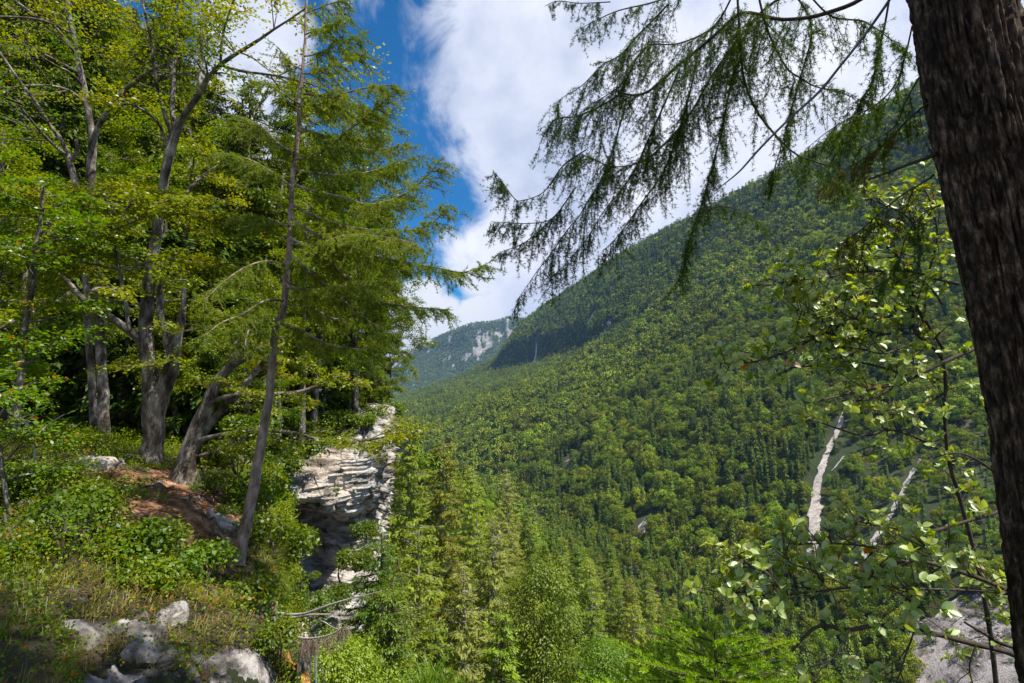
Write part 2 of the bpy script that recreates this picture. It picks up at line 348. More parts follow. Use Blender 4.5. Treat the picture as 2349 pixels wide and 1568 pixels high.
# dense sample of the far slope for finding the surface under a given direction
SS, TT = np.meshgrid(np.linspace(0, 1, 420), np.linspace(0.0, .88, 360), indexing='ij')
FS = far_pt(SS.ravel(), TT.ravel()); fpx, fpy = to_px(FS)
def on_slope(px, py):
    o = []
    for a, b in zip(np.atleast_1d(px), np.atleast_1d(py)):
        d = (fpx - a) ** 2 + (fpy - b) ** 2; c = d < 60
        k = np.argmin(d) if not c.any() else np.flatnonzero(c)[np.argmin(FS[c, 1])]
        o.append(FS[k])
    return np.array(o)
scree_pts = []
def scree(path, name, mat, lift=1.0):
    path = np.array(path, float); n = len(path); t = np.linspace(0, 1, n * 7)
    px = np.interp(t, np.linspace(0, 1, n), path[:, 0]); py = np.interp(t, np.linspace(0, 1, n), path[:, 1]); wd = np.interp(t, np.linspace(0, 1, n), path[:, 2])
    px = px + 3 * fbm(np.stack([py / 30, px * 0, px * 0], -1), 2)
    c = on_slope(px, py); c = np.stack([np.convolve(np.pad(c[:, k], 2, 'edge'), np.ones(5) / 5, 'valid') for k in range(3)], 1)
    rr = wd * (1.0 if len(path) > 4 else 1.25) / F * c[:, 1] / 2 * (1 + .35 * fbm(np.stack([t * 20, t * 0, t * 0 + px[0]], -1), 2))
    rows = []; jg = rr * (.5 + .9 * np.abs(fbm(np.stack([t * 37, t * 0 + 5, t * 0 + px[0]], -1), 3))) ; jh = rr * (.5 + .9 * np.abs(fbm(np.stack([t * 41, t * 0 + 50, t * 0 + px[0]], -1), 3)))
    for k in np.linspace(-1, 1, 9):
        q = c + np.stack([np.where(k < 0, jg, jh) * k * 1.3, rr * 0, rr * 0], 1); rows.append(q)
    Q = np.stack(rows, 1); flat = Q.reshape(-1, 3)
    # drop each point onto the slope
    for i in range(len(flat)):
        d = ((FS[:, :2] - flat[i, :2]) ** 2).sum(1); near = np.argpartition(d, 4)[:4]; wgt = 1 / (d[near] + .5); flat[i, 2] = (FS[near, 2] * wgt).sum() / wgt.sum() + lift
    scree_pts.append((c, rr))
    return structure(obj(name, mesh(name, flat, [grid_faces(len(t), 9)], mat, smooth=True)))
scree([(1936,915,8),(1930,950,12),(1912,1000,16),(1896,1040,18),(1880,1080,22),(1868,1130,24),(1866,1180,27),(1870,1232,36),(1856,1290,26),(1835,1330,14)], 'scree_chute', m_scree)
scree([(2120,1040,14),(2092,1080,16),(2070,1120,18),(2045,1170,22),(2020,1210,26),(1985,1260,40),(1978,1310,24)], 'scree_chute', m_scree)
scree([(1483,1180,10),(1470,1205,22),(1464,1235,16)], 'scree_patch', m_scree)
m_soil = ground_mat('orange_soil', [(.3, (.20, .11, .07)), (.6, (.38, .22, .14))], scale=.3, bump=.6)
scree([(1345,1028,10),(1320,1042,22),(1290,1058,10)], 'bare_soil_patch', m_soil)
scree([(1292,1083,14),(1270,1097,26),(1252,1108,14)], 'bare_soil_patch', m_soil)
scree([(1520,895,8),(1495,910,14),(1470,922,8)], 'bare_soil_patch', m_soil)
scree([(1352,722,8),(1345,742,18),(1336,768,14)], 'rock_scar', m_scree)
scree([(1394,742,6),(1380,765,16)], 'rock_scar', m_scree)
scree([(1482,716,8),(1470,728,16)], 'rock_scar', m_scree)
scree([(1222,818,8),(1216,835,16)], 'rock_scar', m_scree)
scree([(1905,1080,3),(1935,1045,5)], 'scree_patch', m_scree)
# gravel riverbed in the valley bottom: outline found where those directions meet the floor
bed = [(2075,1700),(2085,1590),(2100,1500),(2085,1450),(2130,1425),(2200,1385),(2290,1350),(2380,1330),(2480,1330),(2560,1400),(2600,1500),(2600,1700)]
def on_floor(px, py, z0=-146.):
    d = P(px, py, 1.0); y = z0 / d[..., 2]; return d * y[..., None]
bed = np.array(bed, float)
# height grid of whatever surface is on top around the valley bottom, then the outline is found on it
gx = np.arange(-60, 640, 4.); gy = np.arange(180, 760, 4.); GX, GY = np.meshgrid(gx, gy, indexing='ij'); GZ = np.full(GX.shape, -500.)
fm_ = (FS[:, 0] > -60) & (FS[:, 0] < 636) & (FS[:, 1] > 180) & (FS[:, 1] < 756)
s_d, t_d = np.meshgrid(np.linspace(0, .8, 900), np.linspace(0, .7, 500), indexing='ij'); FD = far_pt(s_d.ravel(), t_d.ravel()); FD = FD[(FD[:, 0] > -60) & (FD[:, 0] < 636) & (FD[:, 1] > 180) & (FD[:, 1] < 756)]
ii = ((FD[:, 0] + 60) / 4).astype(int); jj = ((FD[:, 1] - 180) / 4).astype(int); np.maximum.at(GZ, (np.clip(ii, 0, len(gx) - 1), np.clip(jj, 0, len(gy) - 1)), FD[:, 2])
for _ in range(6):
    e_ = GZ < -400; pd = np.pad(GZ, 1, constant_values=-500.); nb = np.stack([pd[:-2, 1:-1], pd[2:, 1:-1], pd[1:-1, :-2], pd[1:-1, 2:]]); GZ = np.where(e_, nb.max(0), GZ)
GZ = np.maximum(GZ, near_z(GX, GY))
def top_z(x, y):
    a = np.clip((x + 60) / 4, 0, len(gx) - 1.01); b = np.clip((y - 180) / 4, 0, len(gy) - 1.01); i = a.astype(int); j = b.astype(int); u, v = a - i, b - j
    return GZ[i, j] * (1 - u) * (1 - v) + GZ[i + 1, j] * u * (1 - v) + GZ[i, j + 1] * (1 - u) * v + GZ[i + 1, j + 1] * u * v
def hit(px, py):
    ys = np.linspace(190, 700, 400); q = P(px[:, None], py[:, None], ys[None]); b = q[..., 2] < top_z(q[..., 0], q[..., 1]) ; k = np.where(b.any(1), b.argmax(1), 150); return q[np.arange(len(px)), k]
cenp = bed.mean(0); ringp = []
for i in range(len(bed)):
    for k in range(8):
        q = bed[i] + (bed[(i + 1) % len(bed)] - bed[i]) * k / 8.; ringp.append(q + (q - cenp) * .14 * fbm(np.array([[q[0] / 40., q[1] / 40., 0]]), 3)[0])
ringp = np.array(ringp); RN = 60
BPX = np.stack([cenp + (ringp - cenp) * f for f in np.linspace(.02, 1, RN)], 0)
BV = hit(BPX[..., 0].ravel(), BPX[..., 1].ravel()).reshape(RN, -1, 3); ring = BV[-1]
BV[..., 2] = top_z(BV[..., 0], BV[..., 1]) + 1.6 + fbm(BV / 9., 4) * .9 + fbm(BV / 2.5, 3) * .5
BVR = BV.copy()
structure(obj('riverbed', mesh('riverbed', BV.reshape(-1, 3), [grid_faces(RN, len(ring), True)], m_bed, smooth=True)))
# ------------------------------------------------------------------ tree prototypes
m_bark_grey = ground_mat('grey_bark', [(.34, (.030, .022, .017)), (.45, (.10, .080, .062)), (.55, (.22, .19, .16)), (.66, (.42, .38, .33))], scale=4.5, bump=1.0, bscale=11, stretch=(1, 1, .45), bdist=.12)
m_bark_pale = ground_mat('pale_bark', [(.3, (.12, .10, .085)), (.5, (.26, .23, .20)), (.7, (.42, .39, .35))], scale=5, bump=.6, stretch=(1, 1, .35), bdist=.05)
m_bark_brown = ground_mat('brown_bark', [(.3, (.03, .022, .018)), (.5, (.09, .07, .055)), (.7, (.19, .15, .125))], scale=7, bump=.9, bscale=18, stretch=(1, 1, .3), bdist=.05)
m_dead = ground_mat('dead_wood', [(.3, (.22, .19, .17)), (.6, (.42, .38, .34))], scale=8, bump=.5)
f_spruce = foliage('spruce_needles', (.036, .070, .014), (.095, .138, .024), (.125, .165, .024), trans=.12, gloss=.03, per_object=.7, scale=.2)
f_broad = foliage('hill_leaves', (.080, .135, .016), (.185, .245, .026), (.18, .20, .024), trans=.26, gloss=.03, per_object=.65, scale=.2)
f_larch = foliage('larch_needles', (.19, .24, .03), (.33, .38, .06), (.28, .33, .045), trans=.4, gloss=.03, per_object=.7, scale=.3)
f_yew = foliage('droop_leaves', (.06, .115, .010), (.15, .23, .020), (.19, .26, .022), trans=.36, gloss=.07, per_object=.6, scale=.3)

def conifer_low(seed, H=20., Rm=3.0, whorls=16, per=9, ln=1.2):
    g = np.random.default_rng(seed); pos = []; d = []; nn = []; L_ = []
    for k in range(whorls):
        f = (k + g.random() * .7) / whorls; z = H * (.10 + .9 * f); r = Rm * 1.18 * (1 - f) ** .68 * (.8 + .4 * g.random()) + .2
        for a in g.random(per) * 6.283:
            u = np.array([math.cos(a), math.sin(a), 0]); rr = r * (.65 + .5 * g.random())
            for q in (np.linspace(.25, 1, 3) if r > ln else [1.]):
                pos.append(u * rr * q * .75 + np.array([0, 0, z - rr * q * .30])); d.append(u + np.array([g.normal() * .5, g.normal() * .5, -.75])); nn.append(u * .7 + np.array([0, 0, 1.]) + g.normal(size=3) * .35); L_.append(ln * (.7 + .6 * g.random()) * min(1, .35 + r / 2))
    pos, d, nn, L_ = map(np.array, (pos, d, nn, L_))
    V, Q = leaves(pos, d, nn, L_, L_ * .62, fold=-.1); nV = len(V)
    t = Tubes(); t.add([(0, 0, -2), (0, 0, H * .55), (0, 0, H)], [.26, .16, .03], 5)
    V = np.concatenate([V, t.V[0]]); 
    return mesh('conifer', V, [Q, t.Fq[0] + nV], [f_spruce, m_bark_brown], midx=np.r_[np.zeros(len(Q)), np.ones(len(t.Fq[0]))]), (V[:nV], Q, t)
def broad_low(seed, H=17., Rm=3.8, n=420, ln=1.0, lobes=9):
    g = np.random.default_rng(seed); pos = []; nn = []
    lc = [(np.array([0, 0, H * .68]), Rm * .75)]
    for k in range(lobes):
        a = g.random() * 6.283; h = .42 + .48 * g.random(); rr = Rm * (.35 + .45 * math.sin(min(1, (1 - h) * 2.2) * 1.57))
        lc.append((np.array([math.cos(a) * rr, math.sin(a) * rr, H * h]), Rm * (.33 + .22 * g.random())))
    for k in range(n):
        c, r = lc[g.integers(len(lc))]; u = unit(g.normal(size=3)); u[2] = abs(u[2]) * 1.1 - .35; u = unit(u)
        q = c + u * r * (.75 + .35 * g.random()) * np.array([1, 1, .85])
        pos.append(q); nn.append(u + g.normal(size=3) * .4)
    pos, nn = np.array(pos), np.array(nn); d = unit(np.cross(nn, g.normal(size=(n, 3)))) ; d[:, 2] -= .5
    s = ln * (.6 + .7 * g.random(n)); V, Q = leaves(pos, d, nn, s, s * .8, fold=-.12); nV = len(V)
    t = Tubes(); t.add([(0, 0, -2), (.1, 0, H * .4), (0, .1, H * .8)], [.26, .2, .05], 5)
    V = np.concatenate([V, t.V[0]])
    return mesh('broadleaf', V, [Q, t.Fq[0] + nV], [f_broad, m_bark_grey], midx=np.r_[np.zeros(len(Q)), np.ones(len(t.Fq[0]))]), (V[:nV], Q, t)
def snag_low(H=14.):
    t = Tubes(); t.add([(0, 0, -1), (.2, 0, H * .5), (0, 0, H)], [.3, .2, .05], 5)
    g = np.random.default_rng(3)
    for k in range(14):
        z = H * (.25 + .7 * g.random()); a = g.random() * 6.28; l = 1.6 * (1.1 - z / H)
        t.add([(0, 0, z), (math.cos(a) * l, math.sin(a) * l, z - .2)], [.06, .02], 3)
    return t.build('snag', m_dead)
LOD1 = [conifer_low(1, 21, 2.9, 22, 13, 1.05)[0], conifer_low(2, 17, 2.5, 20, 12, .95)[0], conifer_low(3, 24, 3.1, 24, 13, 1.1)[0],
        broad_low(4, 15, 4.4, 1200, .8, 14)[0], broad_low(5, 16, 5.0, 1400, .8, 16)[0], broad_low(6, 12, 4.0, 900, .75, 11)[0]]
LOD2 = [conifer_low(7, 20, 2.8, 9, 7, 2.2)[0], conifer_low(8, 17, 2.5, 8, 7, 2.0)[0],
        broad_low(9, 15, 4.0, 110, 2.2, 7)[0], broad_low(10, 13, 4.2, 110, 2.2, 6)[0]]
SNAG = snag_low()

# scatter the far slope
def scatter(fn, n, tmax, dens, g, s0=0., s1=1.):
    s = s0 + (s1 - s0) * g.random(n); t = g.random(n) * tmax; p = fn(s, t); e = 1e-3
    ar = np.linalg.norm(np.cross(fn(np.minimum(s + e, 1), t) - p, fn(s, t + e) - p), axis=1) / e / e * (s1 - s0) * tmax / n
    keep = g.random(n) < ar * dens(p); return p[keep]
g = np.random.default_rng(5)
def dens_far(p): return np.interp(p[:, 1], [350, 700, 1500, 3000], [1 / 34., 1 / 46., 1 / 62., 1 / 60.])
tp = scatter(far_pt, 210000, .885, dens_far, g)
px, py = to_px(tp); keep = (px > 850) & (px < 2480) & (py > 100) & (py < 1750) & (tp[:, 1] > 200)
tp, px, py = tp[keep], px[keep], py[keep]
ok = np.ones(len(tp), bool)
for c, rr in scree_pts:
    for q, r_ in zip(c, rr): ok &= np.hypot(tp[:, 0] - q[0], tp[:, 1] - q[1]) > r_ * 1.0 + (1.8 if len(c) > 30 else 6.0)
# thin scrub on the right between the chutes, and a bare riverbed
scrub = (px > 1890) & (py > 980) & (py < 1330)
ok &= ~(scrub & (g.random(len(tp)) < .08))
import itertools
def in_poly(x, y, poly):
    c = np.zeros(len(x), bool); n = len(poly)
    for i in range(n):
        x1, y1 = poly[i][:2]; x2, y2 = poly[(i + 1) % n][:2]
        hit = ((y1 > y) != (y2 > y)); xi = (x2 - x1) * (y - y1) / ((y2 - y1) if y2 != y1 else 1e-9) + x1; c ^= hit & (x < xi)
    return c
ok &= ~in_poly(tp[:, 0], tp[:, 1], ring)
tp, px, py, scrub = tp[ok], px[ok], py[ok], scrub[ok]
mixn = fbm(tp / 60., 3) + .5 * fbm(tp / 18., 2); con = mixn + .35 * g.normal(size=len(tp)) > np.interp(tp[:, 1], [300, 700, 1500], [.20, .24, .24])
crease = (tp[:, 1] > 1300) & (py < 900 - (px - 1130) * .48 + 20) ; con |= crease & (g.random(len(tp)) < .7)
sc_t = (.5 + .85 * g.random(len(tp)) ** 1.5) * np.interp(tp[:, 1], [350, 700, 1500, 3000], [1.0, 1.25, 1.30, 1.05]) * np.where(scrub, .62, 1) * np.where(con, 1.0, 1.02)
print('far slope trees', len(tp))

# distant mountain wood
mp_ = scatter(mt_pt, 60000, .83, lambda p: 1 / 380., g); qx, qy = to_px(mp_)
kp = (qx > 840) & (qx < 1300) & (mt_rock(mp_) < .35); mp_ = mp_[kp]
print('mountain trees', len(mp_))

# trees of the near slope (far part; the close ones are built one by one below)
def scatter_xy(n, x0, x1, y0, y1, g):
    x = x0 + (x1 - x0) * g.random(n); y = y0 + (y1 - y0) * g.random(n); return np.stack([x, y, near_z(x, y)], 1)
ns = scatter_xy(15000, -330, 360, 150, 1300, g)
dax = ns[:, 0] + 13 + np.maximum(0, ns[:, 1] - 150) * .2
ok = (dax > -60) & (dax < 420) & ~in_poly(ns[:, 0], ns[:, 1], ring)
fl = ns[ok]; 
ax_, ay_ = to_px(fl + np.array([0, 0, 15.])); fl = fl[(ax_ > 830) & (ax_ < 2480) & (ay_ < 1800)]
print('near slope far trees', len(fl))

vx, vy = to_px(fl + np.array([0, 0, 9.])); fl = fl[~(in_poly(vx, vy, bed) & (fl[:, 1] < 420))]
bfx, bfy = to_px(tp + np.array([0, 0, 6.])); tp_ok = ~(in_poly(bfx, bfy, bed) & (tp[:, 1] < 330) & (g.random(len(tp)) < .88)); tp, px, py, scrub, con, sc_t = tp[tp_ok], px[tp_ok], py[tp_ok], scrub[tp_ok], con[tp_ok], sc_t[tp_ok]
allp = np.concatenate([tp, fl, mp_]); n1, n2_, n3 = len(tp), len(fl), len(mp_)
kind = np.concatenate([np.where(con, 0, 1), (g.random(n2_) < .45).astype(int), (g.random(n3) < .5).astype(int)])
scl = np.concatenate([sc_t, .55 + .5 * g.random(n2_), 1.0 + .8 * g.random(n3)])
near_mask = np.concatenate([tp[:, 1] < 900, fl[:, 1] < 600, np.zeros(n3, bool)])
var = np.where(kind == 0, g.integers(0, 3, len(allp)), 3 + g.integers(0, 3, len(allp)))
var2 = np.where(kind == 0, 6 + g.integers(0, 2, len(allp)), 8 + g.integers(0, 2, len(allp)))
var = np.where(near_mask, var, var2)
rotz = g.random(len(allp)) * 6.283
# biggest in the picture -> individual trees
hpx, hpy = to_px(allp + np.array([0, 0, 8.])); inside = (hpx > 0) & (hpx < 2349) & (hpy > 0) & (hpy < 1568)
fx, fy = hpx, hpy
hidden = (fx > 2110 + (fy / 1568) * 210) | (fx < 900)
size = scl / allp[:, 1] * inside * ~hidden
indiv = np.zeros(len(allp), bool)
for kd in (0, 1):
    ids = np.flatnonzero((kind == kd) & (np.arange(len(allp)) < n1 + n2_)); ids = ids[np.argsort(-size[ids])][:285]; indiv[ids] = size[ids] > 0
def zone(x, y, k, s):
    what = (('tall ' if s > 1.0 else 'short ' if s < .75 else 'middling ')) + ('dark pointed conifer', 'round leafy tree')[k]
    if x > 2060: return what + (' right of the browner second scree chute' if y < 1330 else ' at the edge of the gravel riverbed')
    if x > 1890: return what + (' between the two scree chutes, upper part' if y < 1150 else ' between the two scree chutes, lower part' if y < 1330 else ' below the scree chutes, left of the gravel riverbed')
    if y > 1380: return what + (' in the valley bottom above the young spruce tip' if x > 1600 else ' in the valley bottom left of the young spruce tip')
    if x > 1640: return what + (' low on the far slope, close left of the main scree chute' if y < 1250 else ' below left of the main scree chute')
    if x > 1400: return what + (' on the far slope right of the small white scree patch' if x > 1480 else ' on the far slope left of the small white scree patch')
    return what + (' on the far slope foot behind the slim clear larch top' if x > 1150 else ' on the far slope right of the cliff and tallest larches')
for i in np.flatnonzero(indiv):
    o = obj(('conifer_tree', 'broadleaf_tree')[kind[i]], (LOD1 + LOD2)[var[i]], loc=allp[i], rz=rotz[i], scale=float(scl[i]))
    lb = zone(fx[i], fy[i], kind[i], scl[i]); tag(o, lb, 'tree', group=lb.replace('dark pointed conifer', 'conifers').replace('round leafy tree', 'leafy trees'))

# everything beyond: one wood, drawn by a geometry-node scatter over its points
rest = ~indiv
def forest(name, P_, idx, sc_, rz_, meshes, label):
    me = bpy.data.meshes.new(name); me.vertices.add(len(P_)); me.vertices.foreach_set('co', np.asarray(P_, np.float32).ravel())
    me.attributes.new('pick', 'INT', 'POINT').data.foreach_set('value', np.asarray(idx, np.int32))
    me.attributes.new('size', 'FLOAT', 'POINT').data.foreach_set('value', np.asarray(sc_, np.float32))
    me.attributes.new('turn', 'FLOAT', 'POINT').data.foreach_set('value', np.asarray(rz_, np.float32))
    o = obj(name, me); tag(o, label, 'forest', kind='stuff')
    ng = bpy.data.node_groups.new(name, 'GeometryNodeTree'); ng.interface.new_socket('Geometry', in_out='INPUT', socket_type='NodeSocketGeometry'); ng.interface.new_socket('Geometry', in_out='OUTPUT', socket_type='NodeSocketGeometry')
    gi = ng.nodes.new('NodeGroupInput'); go = ng.nodes.new('NodeGroupOutput'); ip = ng.nodes.new('GeometryNodeInstanceOnPoints'); g2 = ng.nodes.new('GeometryNodeGeometryToInstance')
    for m in reversed(meshes):
        so_ = bpy.data.objects.new('tree_source', m); oi = ng.nodes.new('GeometryNodeObjectInfo'); oi.inputs['Object'].default_value = so_; oi.inputs['As Instance'].default_value = True
        ng.links.new(oi.outputs['Geometry'], g2.inputs[0])
    def at(nm, ty):
        a = ng.nodes.new('GeometryNodeInputNamedAttribute'); a.data_type = ty; a.inputs['Name'].default_value = nm; return a.outputs['Attribute']
    ng.links.new(gi.outputs[0], ip.inputs['Points']); ng.links.new(g2.outputs[0], ip.inputs['Instance']); ip.inputs['Pick Instance'].default_value = True
    ng.links.new(at('pick', 'INT'), ip.inputs['Instance Index']); ng.links.new(at('size', 'FLOAT'), ip.inputs['Scale'])
    cx = ng.nodes.new('ShaderNodeCombineXYZ'); ng.links.new(at('turn', 'FLOAT'), cx.inputs[2]); ng.links.new(cx.outputs[0], ip.inputs['Rotation'])
    ng.links.new(ip.outputs[0], go.inputs[0])
    md = o.modifiers.new('scatter', 'NODES'); md.node_group = ng; return o
ia = rest & (np.arange(len(allp)) < n1 + n2_)
forest('forest', allp[ia], var[ia], scl[ia], rotz[ia], LOD1 + LOD2, 'dense mixed forest covering the far valley slope up to its ridge')
ib = rest & (np.arange(len(allp)) >= n1 + n2_)
forest('forest', allp[ib], var[ib], scl[ib] * 1.0, rotz[ib], LOD1 + LOD2, 'blue green forest on the distant mountain around its white cliffs')
for a, b in [(1382,950),(1162,1125),(1500,1105),(1458,1125),(1435,1145),(1370,1150),(1298,1160),(1305,1010),(1600,800),(1680,830),(1100,1135),(1490,1000)]:
    q = on_slope(a, b)[0]; lb = 'bare grey dead tree standing in the forest of the far slope'
    o = obj('dead_tree', SNAG, loc=q, scale=1.1); tag(o, lb, 'dead tree', group='dead trees on the far slope')
# ------------------------------------------------------------------ treetops of the near slope (65 to 200 m off)
def conifer_high(seed, H, Rm, whorls=44, style='larch', dens=1.0, bare=.12, tw=1.0):
    """trunk, whorled drooping boughs and hanging twigs; returns trunk mesh, crown mesh"""
    g = np.random.default_rng(seed); t = Tubes()
    zs = np.linspace(-2, H, 14); wob = np.cumsum(g.normal(size=(14, 2)) * .05, axis=0)
    t.add(np.column_stack([wob[:, 0], wob[:, 1], zs]), np.interp(zs, [-2, 0, H * .8, H], [.40, .36, .14, .03]), 7)
    pos, d, nn, ls = [], [], [], []
    for k in range(whorls):
        f = (k + g.random()) / whorls; z = H * (bare + (1 - bare) * f) ; shape = (1 - f) ** .60 * (.72 + .5 * g.random())
        for b in range(g.integers(4, 7)):
            a = g.random() * 6.283; r = Rm * shape * (.7 + .5 * g.random()) + .25; u = np.array([math.cos(a), math.sin(a), 0])
            m = max(3, int(r / .5)); q = np.linspace(0, 1, m + 2)
            droop = .12 + .30 * (1 - f); lift = .25 * r * (f ** 1.5)
            bp = np.stack([u[0] * r * q, u[1] * r * q, z + lift * q - r * droop * q ** 1.4 + r * .10 * q ** 4], 1)
            if r > .9: t.add(bp[::max(1, m // 3)], np.linspace(.045, .012, len(bp[::max(1, m // 3)])), 3)
            nt_ = int(r * 9 * dens) + 3
            qq = .12 + .88 * g.random(nt_) ** .8; c = np.stack([np.interp(qq, q, bp[:, i]) for i in range(3)], 1)
            sd = np.cross(u, [0, 0, 1.])
            lat = g.normal(size=nt_)[:, None] * sd * (.16 * r * (1.1 - qq))[:, None]; c = c + lat + np.stack([0 * qq, 0 * qq, -np.abs(lat).sum(1) * .3], 1)
            l = (.28 + .42 * g.random(nt_)) * (.5 + .5 * min(1, r / 2)) * tw
            if style == 'larch': dd = np.array([0, 0, -.55]) + u * .75 + g.normal(size=(nt_, 3)) * .42
            else: dd = u * .9 + np.array([0, 0, -.55]) + g.normal(size=(nt_, 3)) * .4
            pos.append(c); d.append(dd); ls.append(l); nn.append(np.array([0, 0, 1.1]) + u * .6 + g.normal(size=(nt_, 3)) * .45)
    pos, d, nn, ls = map(np.concatenate, (pos, d, nn, ls))
    wd = ls * (.30 if style == 'larch' else .38)
    V, Q = leaves(pos, d, nn, ls, wd, fold=-.1)
    # a second, finer set beside each twig
    V2, Q2 = leaves(pos + g.normal(size=pos.shape) * .12, d + g.normal(size=d.shape) * .25, nn + g.normal(size=d.shape) * .3, ls * .8, wd * .7, fold=-.1)
    return t, np.concatenate([V, V2]), np.concatenate([Q, Q2 + len(V)])
def broad_high(seed, H, Rm, n=9000, lf=.34, lobes=26):
    g = np.random.default_rng(seed); t = Tubes()
    t.add([(0, 0, -2), (.1, .1, H * .3), (-.1, .1, H * .6), (0, 0, H * .93)], [.34, .28, .16, .03], 8)
    pos, nn, d = [], [], []
    for k in range(lobes):
        h = .30 + .66 * (k + g.random()) / lobes; a = k * 2.4 + g.random(); rr = Rm * math.sin(min(1, (1.03 - h) * 1.9) * 1.57) * (.35 + .55 * g.random())
        c = np.array([math.cos(a) * rr, math.sin(a) * rr, H * h]); rad = Rm * (.30 + .2 * g.random())
        t.add([(0, 0, H * (h - .16)), c * np.array([.6, .6, 1]) - np.array([0, 0, rad * .5]), c], [.09, .05, .015], 4)
        m = n // lobes; u = unit(g.normal(size=(m, 3))); q = c + u * (rad * (.35 + .75 * g.random(m) ** .6))[:, None] * np.array([1, 1, .75])
        pos.append(q); nn.append(u * .9 + np.array([0, 0, .5]) + g.normal(size=(m, 3)) * .4); d.append(u * np.array([1, 1, .2]) + np.array([0, 0, -.7]) + g.normal(size=(m, 3)) * .4)
    pos, nn, d = map(np.concatenate, (pos, nn, d)); s = lf * (.6 + .8 * g.random(len(pos)))
    V, Q = leaves(pos, d, nn, s, s * .55, fold=-.12); return t, V, Q
f_larch2 = foliage('greyish_needles', (.17, .19, .06), (.30, .32, .11), (.24, .27, .07), trans=.35, gloss=.03, scale=.3)
PROTO = {}
for nm, (t, V, Q), fm_, bm in (
    ('larch_a', conifer_high(21, 26, 4.1, 52, dens=1.25), f_larch, m_bark_pale), ('larch_b', conifer_high(22, 23, 3.6, 46, dens=1.25), f_larch, m_bark_pale), ('larch_c', conifer_high(23, 28, 4.5, 56, dens=1.25), f_larch, m_bark_pale),
    ('larch_d', conifer_high(28, 25, 4.2, 42, dens=.85), f_larch2, m_bark_pale),
    ('spruce_a', conifer_high(24, 24, 3.9, 44, 'spruce', 1.5), f_yew, m_bark_brown), ('spruce_b', conifer_high(25, 20, 3.5, 38, 'spruce', 1.5), f_yew, m_bark_brown),
    ('spruce_c', conifer_high(29, 16, 3.2, 52, 'spruce', 4.5, tw=.42), f_yew, m_bark_brown),
    ('leaf_a', broad_high(26, 17, 4.2, 24000, .22), f_yew, m_bark_grey), ('leaf_b', broad_high(27, 14, 3.8, 30000, .15), f_yew, m_bark_grey)):
    PROTO[nm] = (t.build('trunk', bm), mesh('crown', V, [Q], fm_))
def put_tree(nm, name, label, loc, rz=0, scale=1., group=None, cat='tree'):
    r = thing(name, label, cat, loc, group, rz, scale); a, b = PROTO[nm]
    obj('trunk', a, r); obj('crown', b, r); return r
HT = dict(spruce_c=16, larch_d=25, larch_a=26, larch_b=23, larch_c=28, spruce_a=24, spruce_b=20, leaf_a=17, leaf_b=14)
def top_at(px, py, y, nm, name, label, scale=1., group=None):
    q = P(px, py, y); q[2] -= HT[nm] * scale; return put_tree(nm, name, label, q, g.random() * 6.28, scale, group)
g = np.random.default_rng(77)
